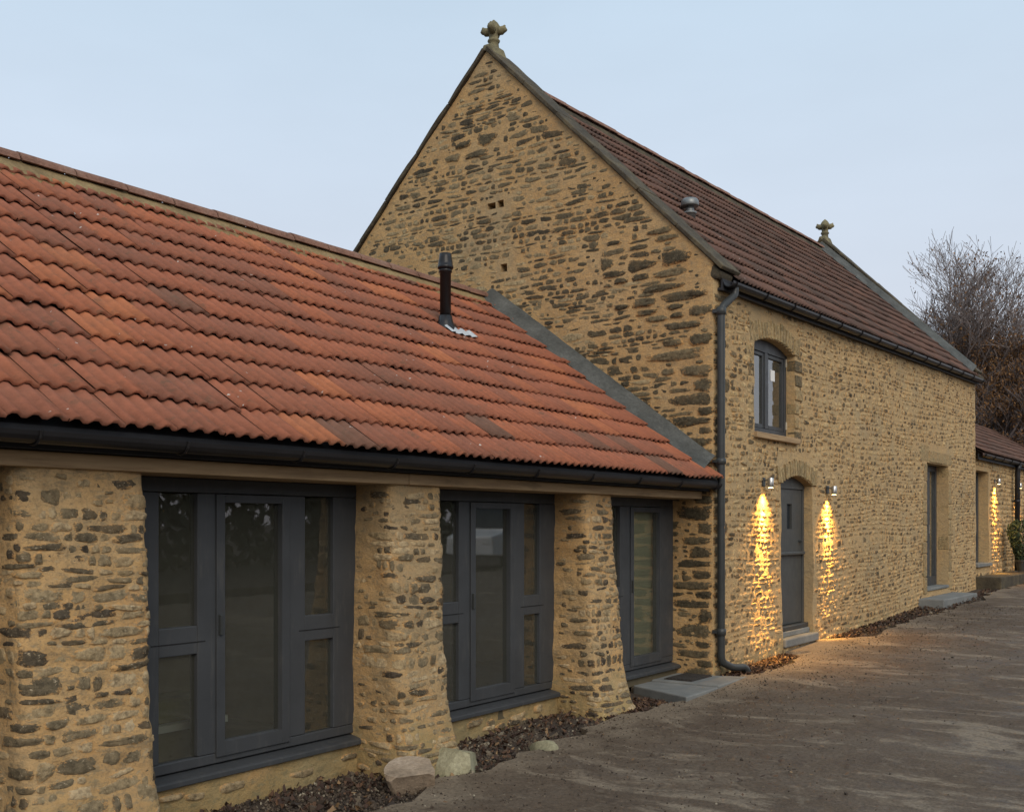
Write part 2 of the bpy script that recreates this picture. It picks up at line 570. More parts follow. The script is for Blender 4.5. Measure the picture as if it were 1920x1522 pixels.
def mesh_np(name, V, F, smooth=False, edge=None):
    me = bpy.data.meshes.new(name)
    me.from_pydata(V.tolist() if hasattr(V, 'tolist') else V, [], F.tolist() if hasattr(F, 'tolist') else F)
    if smooth: me.polygons.foreach_set('use_smooth', [True]*len(me.polygons))
    if edge is not None:
        a = me.attributes.new('edge', 'FLOAT', 'POINT')
        a.data.foreach_set('value', np.asarray(edge, np.float32))
    me.update()
    return me

# project to photo-sized pixels: only used to rank which stones show largest
_r = Vector((FWD.y, -FWD.x, 0))
def seen_size(p, size):
    d = Vector(p) - CAM
    z = d.dot(FWD)
    if z < 0.5: return 0
    x = 960 + 2020*d.dot(_r)/z
    y = 987 - 2020*d.z/z
    if not (-20 < x < 1940 and -20 < y < 1540): return 0
    return size*2020/z

# ------------------------------------------------------------------ rubble stones
def stone_geo(uc, vc, w, h, rot, proud, seed, S, n=12, sq=4.5):
    rs = np.random.default_rng(seed)
    th = np.arange(n)*2*np.pi/n + rs.uniform(-0.2, 0.2, n)
    c, s = np.cos(th), np.sin(th)
    rad = (np.abs(c)**sq + np.abs(s)**sq)**(-1/sq)*rs.uniform(0.84, 1.06, n)
    tilt = rs.uniform(-0.3, 0.3, 2)
    wedge = rs.uniform(-0.9, 0.9); bend = rs.uniform(-0.12, 0.12)
    U, Vv, D, E = [uc], [vc], [proud*1.05], [1.0]
    for rr, dd, ee in ((0.42, 1.0, 0.92), (0.80, 0.9, 0.48), (1.12, -0.55, 0.0)):
        x = c*rad*rr*w/2; y = s*rad*rr*h/2
        y = y*(1 + wedge*x/w) + bend*h*((2*x/w)**2 - 0.5)
        d = proud*dd*(1 + rs.uniform(-0.3, 0.3, n)) if dd > 0 else np.full(n, -0.005)
        if dd > 0: d = d + proud*(tilt[0]*c + tilt[1]*s)*rr
        U += list(uc + x*math.cos(rot) - y*math.sin(rot))
        Vv += list(vc + x*math.sin(rot) + y*math.cos(rot))
        D += list(d)
        E += [ee]*n
    F = []
    for k in range(n):
        k2 = (k+1) % n
        F.append((0, 1+k, 1+k2))
        for r in range(2):
            a, b = 1+r*n+k, 1+r*n+k2
            a2, b2 = 1+(r+1)*n+k, 1+(r+1)*n+k2
            F.append((a, a2, b2)); F.append((a, b2, b))
    P = S(np.array(U), np.array(Vv), np.array(D))
    return P, F, E

def layout(u0, u1, v0, v1, inside, rowh, lens, presets=(), skip=0.08, gap=(0.006, 0.03), wander=0.05, hf=(0.72, 1.06), fill=0):
    out = []
    taken = [(a-c/2, a+c/2, b-d/2, b+d/2) for a, b, c, d, *_ in presets]
    v = v0
    row = 0
    while v < v1:
        h = random.uniform(*rowh)*(1.5 if random.random() < 0.12 else 1)
        u = u0 - random.random()*0.15
        while u < u1:
            L = lens[0] + (lens[1]-lens[0])*random.random()**1.6*(1.35 if random.random() < 0.15 else 1)
            g = random.uniform(*gap)
            uc = u + L/2
            vc = v + h/2 + wander*float(fbm(uc*0.5, row*0.13, 2)) + random.uniform(-0.06, 0.06)*h
            hh = h*random.uniform(*hf)*(1.25 if random.random() < 0.08 else 1)
            u += L + g
            if random.random() < skip: continue
            if not inside(uc, vc, L, hh): continue
            if any(uc+L/2 > a+0.02 and uc-L/2 < b-0.02 and vc+hh/2 > c+0.012 and vc-hh/2 < d-0.012 for a, b, c, d in taken): continue
            out.append((uc, vc, L, hh, random.gauss(0, 0.055)))
        v += h + random.uniform(0.0, 0.016)
        row += 1
    if fill:                                   # small pinnings pressed into the gaps left over
        B = [(a-c/2, a+c/2, b-d/2, b+d/2) for a, b, c, d, *_ in list(presets) + out]
        B = np.array(B + [(9e9, 9e9, 9e9, 9e9)]*fill)
        n = len(B) - fill
        for _ in range(fill):
            L = random.uniform(0.04, 0.13); hh = random.uniform(0.022, 0.046)
            uc = random.uniform(u0, u1); vc = random.uniform(v0, v1)
            if not inside(uc, vc, L, hh): continue
            q = B[:n]
            if np.any((uc+L/2 > q[:, 0]-0.004) & (uc-L/2 < q[:, 1]+0.004) & (vc+hh/2 > q[:, 2]-0.002) & (vc-hh/2 < q[:, 3]+0.002)): continue
            out.append((uc, vc, L, hh, random.gauss(0, 0.06)))
            B[n] = (uc-L/2, uc+L/2, vc-hh/2, vc+hh/2); n += 1
    return out

class Rubble:
    """collects stones of one building; the largest become parts, the rest one mass"""
    def __init__(self): self.items = []
    def add(self, lst, S, mat, parent, proud=(0.008, 0.022), N=10):
        for uc, vc, w_, h_, rot in lst:
            self.items.append((uc, vc, w_, h_, rot, random.uniform(*proud), random.randrange(1 << 30), S, mat, parent, N))
    def build(self, limit=300):
        sc = []
        for i, it in enumerate(self.items):
            p = it[7](np.array([it[0]]), np.array([it[1]]), np.array([0.0]))[0]
            q = it[7](np.array([it[0]+0.1]), np.array([it[1]]), np.array([0.0]))[0]
            t = Vector(q - p).normalized(); vd = (Vector(p) - CAM).normalized()
            fs = max(0.1, abs(t.cross(Vector((0, 0, 1))).dot(vd)))
            sc.append(seen_size(p, math.sqrt(it[2]*it[3]*fs)))
        order = sorted(range(len(sc)), key=lambda i: -sc[i])
        top = set(i for i in order[:limit] if sc[i] > 0)
        mass = {}
        for i, (uc, vc, w_, h_, rot, pr, sd_, S, mat, parent, N) in enumerate(self.items):
            n = N + (4 if w_ > 0.3 else 0)
            P, F, E = stone_geo(uc, vc, w_, h_, rot, pr, sd_, S, n)
            if i in top:
                c = P.mean(0)
                me = mesh_np('stone', P - c, F, True, E)
                obj('stone', me, parent, mat, Matrix.Translation(c))
            else:
                d = mass.setdefault((parent.name, mat.name), [parent, mat, [], [], [], 0])
                d[2].append(P); d[3].append(np.array(F) + d[5]); d[4] += E; d[5] += len(P)
        for d in mass.values():
            me = mesh_np('rubble_stones', np.concatenate(d[2]), np.concatenate(d[3]), True, d[4])
            o = obj('rubble_stones', me, d[0], d[1])
            o['kind'] = 'stuff'

# ------------------------------------------------------------------ setting: ground, driveway, beds
def grid_z(x, y):
    return G(x)
xs = np.concatenate([np.linspace(-500, -30, 8), np.linspace(-25, 45, 71), np.linspace(55, 600, 10)])
ys = np.concatenate([np.linspace(-500, -30, 8), np.linspace(-25, 30, 56), np.linspace(40, 600, 10)])
XX, YY = np.meshgrid(xs, ys)
ZZ = G(XX) - 0.03 + 0.03*fbm(XX*0.8, YY*0.8)*(np.abs(XX) < 50)
nx = len(xs)
V = np.stack([XX.ravel(), YY.ravel(), ZZ.ravel()], 1)
F = [(j*nx+i, j*nx+i+1, (j+1)*nx+i+1, (j+1)*nx+i) for j in range(len(ys)-1) for i in range(nx-1)]
k = M('bare_soil')
c = k.ramp(k.noise(2.2, 6, 0.7), [(0.3, (0.045, 0.034, 0.026)), (0.55, (0.075, 0.056, 0.042)), (0.75, (0.105, 0.08, 0.055))])
c = k.mix(k.math('MULTIPLY', k.step(k.noise(28, 4), 0.6, 0.7), 0.6), c, (0.16, 0.125, 0.085))
k.col(c).rough(0.97); k.bump(k.noise(30, 8, 0.7), 0.9, 0.03)
mt_soil = k.m
g = obj('ground', mesh_np('ground', V, F, True), None, mt_soil)
tag(g, kind='structure')

# driveway: worn, muddy concrete with a ragged edge along the buildings
EDGE = [(-24, -1.2), (-12, -0.95), (-8.5, -0.80), (-6.9, -0.66), (-5.9, -0.50), (-5.2, -0.36), (-4.75, -0.42), (-4.2, -0.38), (-3.4, -0.30), (-2.6, -0.22), (-1.75, -0.30),
        (-1.45, -0.38), (-1.20, 0.10), (-1.05, 0.46), (-0.10, 0.50), (-0.03, 0.0), (0.02, -0.22), (0.30, -0.40), (0.95, -0.40), (1.5, -0.33), (2.3, -0.30),
        (2.15, -0.05), (2.05, 0.02), (3.25, 0.02), (3.6, -0.05), (3.95, -0.46), (4.4, -0.50), (5.2, -0.36), (6.0, -0.42), (7.2, -0.58), (8.7, -0.66), (10.2, -0.70), (11.4, -0.56), (12.6, -0.62),
        (14, -0.62), (17, -0.7), (22, -0.8), (45, -1.0)]
e2 = []
for (a, b) in zip(EDGE[:-1], EDGE[1:]):
    n = max(1, int(math.hypot(b[0]-a[0], b[1]-a[1])/0.16))
    for j in range(n):
        x = a[0]+(b[0]-a[0])*j/n; y = a[1]+(b[1]-a[1])*j/n
        amp = 0.0 if (-1.3 < x < 0.0 or 2.0 < x < 3.4) else 0.09
        e2.append((x + amp*random.uniform(-1, 1), y + amp*random.uniform(-1, 1)))
e2.append(EDGE[-1])
outl = e2 + [(45, -12), (-24, -12)]
V2, F2, lps = cdt_mesh('driveway', outl, [], 0.35, step=50)
near = np.exp(-((V2[:, 0]+3)/14)**2)
z = G(V2[:, 0]) + 0.022 + 0.02*fbm(V2[:, 0]*0.7, V2[:, 1]*0.7, 3)
nb = len(lps[0])
z3 = np.stack([V2[:, 0], V2[:, 1], z], 1)
Fl = F2.tolist()
# a real broken edge down into the beds
vb = lps[0]
base = len(z3)
low = z3[vb].copy(); low[:, 2] -= 0.07
allv = np.concatenate([z3, low])
for i in range(nb):
    j = (i+1) % nb
    Fl.append((vb[i], base+i, base+j)); Fl.append((vb[i], base+j, vb[j]))
me = bpy.data.meshes.new('driveway'); me.from_pydata(allv.tolist(), [], Fl); me.update()
k = M('muddy_concrete')
p = k.geo.outputs['Position']
c = k.ramp(k.noise(0.55, 6, 0.65), [(0.30, (0.074, 0.048, 0.030)), (0.5, (0.114, 0.080, 0.053)), (0.7, (0.138, 0.108, 0.082))])
wr = k.noise(1.0, 6, 0.7, k.scaled((1.9, 0.75, 1), (0, 0, 0.0)), dist=0.9)
c = k.mix(k.math('MULTIPLY', k.step(wr, 0.52, 0.63), 0.7), c, (0.28, 0.22, 0.155))
wr2 = k.noise(1.0, 7, 0.75, k.scaled((6, 3.4, 1)), dist=0.9)
c = k.mix(k.math('MULTIPLY', k.step(wr2, 0.53, 0.68), 0.42), c, (0.25, 0.20, 0.145))
wr3 = k.noise(1.0, 7, 0.75, k.scaled((3.6, 2.2, 1), (0, 0, 0.15)), dist=1.0)
c = k.mix(k.math('MULTIPLY', k.step(wr3, 0.52, 0.68), 0.5), c, (0.070, 0.048, 0.033))
sep = k.n.new('ShaderNodeSeparateXYZ'); k.l.new(p, sep.inputs[0])
ed = k.math('ADD', sep.outputs['Y'], k.math('MULTIPLY', k.math('SUBTRACT', k.noise(1.5, 5), 0.5), 1.6))
c = k.mix(k.math('MULTIPLY', k.step(ed, -0.95, -0.35), 0.65), c, (0.255, 0.20, 0.14))
mud = k.noise(2.6, 8, 0.78, dist=0.4)
c = k.mix(k.math('MULTIPLY', k.step(mud, 0.53, 0.66), 0.75), c, (0.060, 0.041, 0.029))
fine = k.noise(40, 6, 0.75)
c = k.mix(0.85, c, k.ramp(fine, [(0.3, 0.22), (0.7, 0.78)]), 'OVERLAY')
ag = k.noise(120, 3, 0.6)
c = k.mix(k.math('MULTIPLY', k.step(ag, 0.60, 0.70), 0.5), c, (0.26, 0.22, 0.17))
sp = k.noise(12, 3)
c = k.mix(k.math('MULTIPLY', k.step(sp, 0.69, 0.75), 0.5), c, (0.30, 0.25, 0.18))
k.col(c).rough(k.ramp(mud, [(0.45, 0.85), (0.66, 0.42)]))
k.bump(k.math('ADD', k.noise(6, 8, 0.7), k.math('MULTIPLY', fine, 0.5)), 0.8, 0.045)
d = obj('driveway', me, None, k.m)
tag(d, kind='structure')

# grey doorstep slab before the low door, and the slab at the far door
k = M('blue_grey_paving')
c = k.ramp(k.noise(3, 6, 0.7), [(0.3, (0.125, 0.13, 0.128)), (0.7, (0.22, 0.22, 0.205))])
k.col(c).rough(0.8); k.bump(k.noise(30, 6), 0.5, 0.008)
mt_slab = k.m
def slab(name, pts, zt, zb, label):
    m = MB().prism([(x, y, zb) for x, y in pts], (0, 0, zt - zb))
    o = m.build(name, mt_slab, None, bevel=0.012)
    tag(o, label, 'paving slab')
    return o
slab('paving_slab', [(-1.50, -0.40), (-0.72, -0.38), (-0.74, 0.40), (-1.12, 0.40)], -0.036, -0.16, 'grey stone slab under the glazed low door, on the side nearer the pier')
slab('paving_slab', [(-0.70, -0.38), (0.12, -0.35), (0.0, -0.06), (-0.05, 0.42), (-0.72, 0.40)], -0.022, -0.16, 'grey stone slab beside the downpipe corner, carrying the dark drain mat')
dm = MB()
for i in range(7): dm.box((-0.60, -0.02+i*0.045, -0.016), (-0.12, 0.012+i*0.045, -0.004))
dm.box((-0.615, -0.03, -0.028), (-0.105, 0.30, -0.012))
tag(dm.build('door_mat', mt_mat, None), 'small dark slatted mat on the slab before the low glazed door', 'door mat')

# ------------------------------------------------------------------ barn
barn = empty('stone_barn', (6.5, 3.15, 0.1), 'tall two storey rubble stone barn with steep brown tiled roof and gable finials', 'barn')
BL, BW = 12.95, 6.3
EAV = 4.577                                   # gable shoulder
APX = 7.72
def S_barn(u, v, d):
    """u<0 runs along the gable, u>0 along the front; slightly rounded corner; v climbs with the lane on the front"""
    r = 0.07
    u = np.asarray(u, float)
    x = np.maximum(u, 0); y = np.maximum(-u, 0)
    nxx = np.where(u < 0, -1.0, 0.0); nyy = np.where(u < 0, 0.0, -1.0)
    t = np.clip((u + r)/(2*r), 0, 1)
    inb = np.abs(u) < r
    bx = t*t*r; by = (1-t)**2*r
    x = np.where(inb, bx, x); y = np.where(inb, by, y)
    nl = np.sqrt((1-t)**2 + t**2)
    nxx = np.where(inb, -(1-t)/nl, nxx); nyy = np.where(inb, -t/nl, nyy)
    wv = 0.030*fbm(u*0.9 + 40, v*0.9, 2)
    dd = d + wv
    return np.stack([x + nxx*dd, y + nyy*dd, v + SH*np.maximum(u, 0)], 1)

def arch(x0, x1, zb, zs, rise, n=8, sh=SH):
    pts = [(x0, zb), (x1, zb), (x1, zs)]
    for i in range(1, n):
        t = i/n
        pts.append((x1 + (x0-x1)*t, zs + rise*(1-(2*t-1)**2)))
    pts.append((x0, zs))
    return [(x, z_ - sh*x) for x, z_ in pts]
DOOR = (2.04, 3.17, 0.13, 2.18, 0.11)
WIN = (1.13, 2.50, 2.775, 3.85, 0.11)
FDOOR = (9.05, 10.62, 0.46, 2.79)
holes = [arch(*DOOR), arch(*WIN), [(x, z_ - SH*x) for x, z_ in [(FDOOR[0], FDOOR[2]), (FDOOR[1], FDOOR[2]), (FDOOR[1], FDOOR[3]), (FDOOR[0], FDOOR[3])]]]
def wall_build(name, outline, holes, S, mat, parent, depth, spacing=0.05, disp=0.012):
    V, F, L = cdt_mesh(name, outline, holes, spacing)
    d = disp*fbm(V[:, 0]*7, V[:, 1]*9, 3)
    P = S(V[:, 0], V[:, 1], d)
    Fs = F.tolist()
    extra = []
    n0 = len(P)
    for lp in L[1:]:
        b = V[lp]
        inn = S(b[:, 0], b[:, 1], np.full(len(lp), -depth))
        s = n0 + sum(len(e) for e in extra)
        for i in range(len(lp)):
            j = (i+1) % len(lp)
            Fs.append((lp[j], lp[i], s+i, s+j))
        extra.append(inn)
    if extra: P = np.concatenate([P] + extra)
    me = bpy.data.meshes.new(name)
    me.from_pydata(P.tolist(), [], Fs)
    me.polygons.foreach_set('use_smooth', [True]*len(me.polygons))
    me.update()
    me.set_sharp_from_angle(angle=R(50))
    return obj(name, me, parent, mat)
front = wall_build('front_wall', [(0, -0.35), (BL, -0.35), (BL, 4.42), (0, 4.42)], holes, S_barn, mt_mortar_front, barn, 0.30)
front['label'] = 'long golden rubble wall with two doors and an arched window'
gable = wall_build('gable_wall', [(0, -0.35), (0, EAV-0.01), (-BW/2, APX), (-BW, EAV-0.01), (-BW, -0.35)], [[(-2.93, 4.86), (-2.83, 4.86), (-2.83, 4.96), (-2.93, 4.96)], [(-3.13, 5.68), (-3.0, 5.68), (-3.0, 5.76), (-3.13, 5.76)], [(-2.97, 5.68), (-2.87, 5.68), (-2.87, 5.77), (-2.97, 5.77)]], S_barn, mt_mortar_gable, barn, 0.25)
gable['label'] = 'dark stoned ochre gable end'
hb = MB()
for y0, y1, z0, z1 in ((2.82, 2.94, 4.85, 4.97), (2.86, 3.14, 5.67, 5.78)):
    hb.box((0.24, y0, z0), (0.27, y1, z1))
hb.build('socket_back', mt_seal, barn)
# hidden remainder of the shell
sh = MB()
sh.box((0.32, BW-0.3, -0.3), (BL-0.3, BW, 4.4))
sh.prism([(BL-0.32, 0.02, -0.3), (BL-0.32, BW, -0.3), (BL-0.32, BW, EAV+0.3), (BL-0.32, BW/2, APX+0.3), (BL-0.32, 0.02, EAV+0.3)], (0.32, 0, 0))
sh.build('end_wall', mt_mortar_front, barn)
MB().box((0.3, 0.35, 0.0), (BL-0.3, BW-0.3, 0.06)).build('interior_floor', mt_intfloor, barn)
MB().box((0.3, 0.3, 2.45), (BL-0.3, BW-0.3, 2.6)).build('upper_floor', mt_intfloor, barn)

PRE = [(0.453, 4.694, 0.367, 0.16), (0.901, 4.665, 0.39, 0.125), (0.923, 4.526, 0.235, 0.085), (0.548, 4.527, 0.438, 0.1), (0.621, 4.369, 0.555, 0.09), (0.388, 4.245, 0.588, 0.12), (0.873, 4.226, 0.304, 0.105), (1.168, 4.212, 0.208, 0.069), (0.471, 4.13, 0.225, 0.067), (0.154, 4.059, 0.291, 0.132), (0.83, 4.107, 0.31, 0.07), (0.71, 4.021, 0.299, 0.075), (0.448, 4.033, 0.18, 0.067), (0.376, 3.909, 0.52, 0.089), (0.149, 3.738, 0.3, 0.131), (0.509, 3.723, 0.271, 0.084), (0.48, 3.578, 0.728, 0.122), (0.205, 3.382, 0.411, 0.132), (1.37, 4.748, 0.196, 0.145), (1.273, 4.612, 0.323, 0.085), (1.184, 4.519, 0.192, 0.07), (1.269, 4.977, 0.218, 0.058), (0.577, 4.933, 0.288, 0.067), (0.676, 5.024, 0.306, 0.075),
       (3.135, 6.599, 0.33, 0.15), (3.519, 6.592, 0.25, 0.10), (3.691, 6.453, 0.27, 0.11), (3.311, 6.429, 0.37, 0.10)]
pre_g = [(-a, b, c_, d_) for a, b, c_, d_ in PRE]
quoins = []
zq = 3.30
side = 0
while zq > -0.12:                              # corner stones, long and short by turns on either face
    h = random.uniform(0.085, 0.165)
    Lg = random.uniform(0.34, 0.58) if side else random.uniform(0.17, 0.30)
    Lf = random.uniform(0.12, 0.20) if side else random.uniform(0.28, 0.42)
    quoins.append((-Lg/2 - 0.005, zq - h/2, Lg, h*random.uniform(0.92, 1.0)))
    quoins.append((Lf/2 + 0.01, zq - h/2 + random.uniform(-0.01, 0.01), Lf, h*random.uniform(0.8, 0.98)))
    zq -= h + random.uniform(0.004, 0.018)
    side = 1 - side
zq = 4.24
while zq > 3.42:
    h = random.uniform(0.08, 0.15)
    Lf = random.uniform(0.14, 0.38)
    quoins.append((Lf/2 + 0.01, zq - h/2, Lf, h*0.95))
    zq -= h + 0.015
holes_rect = [(x0-0.10, x1+0.10, z0-0.1, z1+r_+0.28) for x0, x1, z0, z1, r_ in (DOOR, WIN)] + [(FDOOR[0]-0.26, FDOOR[1]+0.26, FDOOR[2]-0.15, FDOOR[3]+0.34)]
def in_front(u, v, L, h):
    if u - L/2 < 0.06 or u + L/2 > BL - 0.01 or v > 4.36 or v < -0.28: return False
    zz = v + SH*u
    for a, b, c_, d_ in holes_rect:
        if u + L/2 > a + 0.08 and u - L/2 < b - 0.08 and zz + h/2 > c_ + 0.08 and zz - h/2 < d_ - 0.02: return False
    return True
def in_gable(u, v, L, h):
    y = -u
    if y - L/2 < 0.06 or y + L/2 > BW - 0.05 or v < -0.25: return False
    if v + h/2 > EAV - 0.05 + (BW/2 - abs(y - BW/2)) - L/2*0.9: return False
    if 2.78 - L/2 < y < 2.98 + L/2 and 4.80 < v < 5.02: return False
    if 2.82 - L/2 < y < 3.18 + L/2 and 5.62 < v < 5.82: return False
    return True
rub = Rubble()
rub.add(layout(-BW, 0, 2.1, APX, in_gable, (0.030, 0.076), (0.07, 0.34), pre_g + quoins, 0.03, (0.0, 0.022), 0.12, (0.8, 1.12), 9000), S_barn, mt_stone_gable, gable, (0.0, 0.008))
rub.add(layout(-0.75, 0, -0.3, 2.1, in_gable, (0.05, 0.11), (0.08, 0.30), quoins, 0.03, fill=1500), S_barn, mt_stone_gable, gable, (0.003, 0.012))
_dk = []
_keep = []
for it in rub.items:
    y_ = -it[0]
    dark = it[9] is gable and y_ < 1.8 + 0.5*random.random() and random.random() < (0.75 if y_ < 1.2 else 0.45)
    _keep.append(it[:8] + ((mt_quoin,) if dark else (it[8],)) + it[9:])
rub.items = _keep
rub.add([(a, b, c_, d_, random.uniform(-0.03, 0.03)) for a, b, c_, d_ in pre_g], S_barn, mt_quoin, gable, (0.012, 0.022), 12)
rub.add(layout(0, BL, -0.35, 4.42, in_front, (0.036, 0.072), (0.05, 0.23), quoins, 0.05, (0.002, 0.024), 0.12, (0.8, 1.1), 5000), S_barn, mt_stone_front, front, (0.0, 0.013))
rub.build(300)
for i, (a, b, c_, d_) in enumerate(quoins):
    P, Fq, E = stone_geo(a, b, c_, d_, 0, random.uniform(0.006, 0.016), 900+i, S_barn, 16, 7.0)
    ce = P.mean(0)
    obj('quoin_stone', mesh_np('quoin_stone', P - ce, Fq, True, E), gable if a < 0 else front, mt_quoin, Matrix.Translation(ce))

# arches of thin upright voussoirs, jamb blocks and lintel
def voussoirs(op, parent, n, hgt):
    x0, x1, zb, zs, rise = op
    ww = (x1 - x0 + 0.26)/n
    for i in range(n):
        xc = x0 - 0.13 + ww*(i+0.5)
        t = np.clip((xc - x0)/(x1 - x0), 0, 1)
        zi = zs + rise*(1-(2*t-1)**2) + 0.004
        lean = (t - 0.5)*0.10
        h = hgt*random.uniform(0.85, 1.1)
        wv = ww*random.uniform(0.66, 0.84)/2
        pr = random.uniform(0.012, 0.022)
        m = MB()
        q = [(xc-wv, -pr, zi), (xc+wv, -pr, zi), (xc+wv+lean+0.004, -pr+0.004, zi+h), (xc-wv+lean-0.002, -pr+0.004, zi+h+random.uniform(-.01, .01))]
        m.prism(q, (0, 0.14, 0))
        o = m.build('voussoir', mt_dressed, parent, bevel=0.006)
        a = o.data.attributes.new('edge', 'FLOAT', 'POINT'); a.data.foreach_set('value', np.full(8, 0.7, np.float32))
voussoirs(DOOR, front, 17, 0.20)
voussoirs(WIN, front, 17, 0.22)
def block(name, x0, x1, z0, z1, parent, pr=0.014, dep=0.2, mat=mt_dressed):
    j = lambda: random.uniform(-0.012, 0.012)
    m = MB()
    m.prism([(x0+j(), -pr, z0+0.006), (x1+j(), -pr, z0+0.006), (x1+j(), -pr, z1-0.006), (x0+j(), -pr, z1-0.006)], (0, dep, 0))
    o = m.build(name, mat, parent, bevel=0.012)
    a = o.data.attributes.new('edge', 'FLOAT', 'POINT'); a.data.foreach_set('value', np.full(8, 0.55, np.float32))
    return o
block('lintel', 8.62, 9.20, 2.80, 3.10, front, 0.008); block('lintel', 9.22, 10.86, 2.80, 3.02, front, 0.010)
for xe, sg in ((FDOOR[0], -1), (FDOOR[1], 1)):
    z0 = 0.42
    while z0 < 2.72:
        h = random.uniform(0.2, 0.42)
        ww = random.uniform(0.16, 0.30)
        block('jamb_stone', min(xe+sg*0.004, xe+sg*ww), max(xe+sg*0.004, xe+sg*ww), z0, min(z0+h, 2.79), front)
        z0 += h + 0.012
for xe, sg, za, zb_, n in ((WIN[0], -1, 2.78, 3.83, 5), (WIN[1], 1, 2.72, 3.83, 6)):
    for i in range(n):
        z0 = za + (zb_-za)*i/n; z1 = za + (zb_-za)*(i+1)/n - 0.03
        ww = random.uniform(0.12, 0.26)
        block('jamb_stone', min(xe+sg*0.006, xe+sg*ww), max(xe+sg*0.006, xe+sg*ww), z0, z1, front, 0.012, 0.12, mt_quoin if random.random() < 0.5 else mt_dressed)

# upper casement window
def bars(lst, name, mat, parent, bevel=0.006):
    for a, b in lst:
        MB().box(a, b).build(name, mat, parent, bevel=bevel)
def upper_window():
    x0, x1, zb, zs, rise = WIN
    wn = obj('window', None, barn, None, Matrix.Translation((x0, 0.12, zb)))
    y0, y1 = 0.115, 0.175
    bars([((x0, y0, zb), (x0+0.07, y1, zs+0.02)), ((x1-0.07, y0, zb), (x1, y1, zs+0.02)), ((x0+0.072, y0, zb), (x1-0.072, y1, zb+0.08)), (((x0+x1)/2-0.05, y0-0.004, zb+0.082), ((x0+x1)/2+0.05, y1, zs-0.042))], 'frame', mt_paint, wn)
    # arched head
    n = 12
    top = [(x1 + (x0-x1)*i/n, y0-0.003, zs + rise*(1-(2*i/n-1)**2) + 0.02) for i in range(n+1)]
    MB().prism([(x0, y0-0.003, zs-0.04), (x1, y0-0.003, zs-0.04)] + top, (0, 0.06, 0)).build('frame', mt_paint, wn)
    xm = (x0+x1)/2
    for a, b in ((x0+0.074, xm-0.052), (xm+0.052, x1-0.074)):
        s = MB()
        for q in (((a, y0+0.012, zb+0.084), (a+0.045, y1-0.01, zs-0.044)), ((b-0.045, y0+0.012, zb+0.084), (b, y1-0.01, zs-0.044)), ((a+0.047, y0+0.012, zb+0.084), (b-0.047, y1-0.01, zb+0.134)), ((a+0.047, y0+0.012, zs-0.09), (b-0.047, y1-0.01, zs-0.044))): s.box(*q)
        s.build('sash', mt_paint, wn, bevel=0.004)
        MB().add([(a+0.04, y0+0.035, zb+0.12), (b-0.04, y0+0.035, zb+0.12), (b-0.04, y0+0.035, zs-0.08), (a+0.04, y0+0.035, zs-0.08)], [(0, 1, 2, 3)]).build('pane', mt_glass, wn)
    MB().box((x0+0.12, y0+0.030, zs-0.24), (x0+0.26, y0+0.033, zs-0.10)).build('sky_reflection_patch', mt_white, wn)  # white squares on the panes stand in for reflected sky
    MB().box((xm+0.22, y0+0.030, zs-0.36), (xm+0.36, y0+0.033, zs-0.22)).build('sky_reflection_patch', mt_white, wn)
    for zz in (zb+0.12, zs-0.14): MB().box((x1-0.03, y0-0.012, zz), (x1-0.008, y0-0.001, zz+0.10)).build('hinge', mt_brass, wn)
    MB().box((x0-0.02, -0.06, zb-0.075), (x1+0.06, 0.17, zb-0.004)).build('sill', mt_beam, wn, bevel=0.008)
upper_window()
MB().box((0.7, 0.9, 2.7), (3.0, 0.93, 4.3)).build('room_screen', mt_plaster, barn)

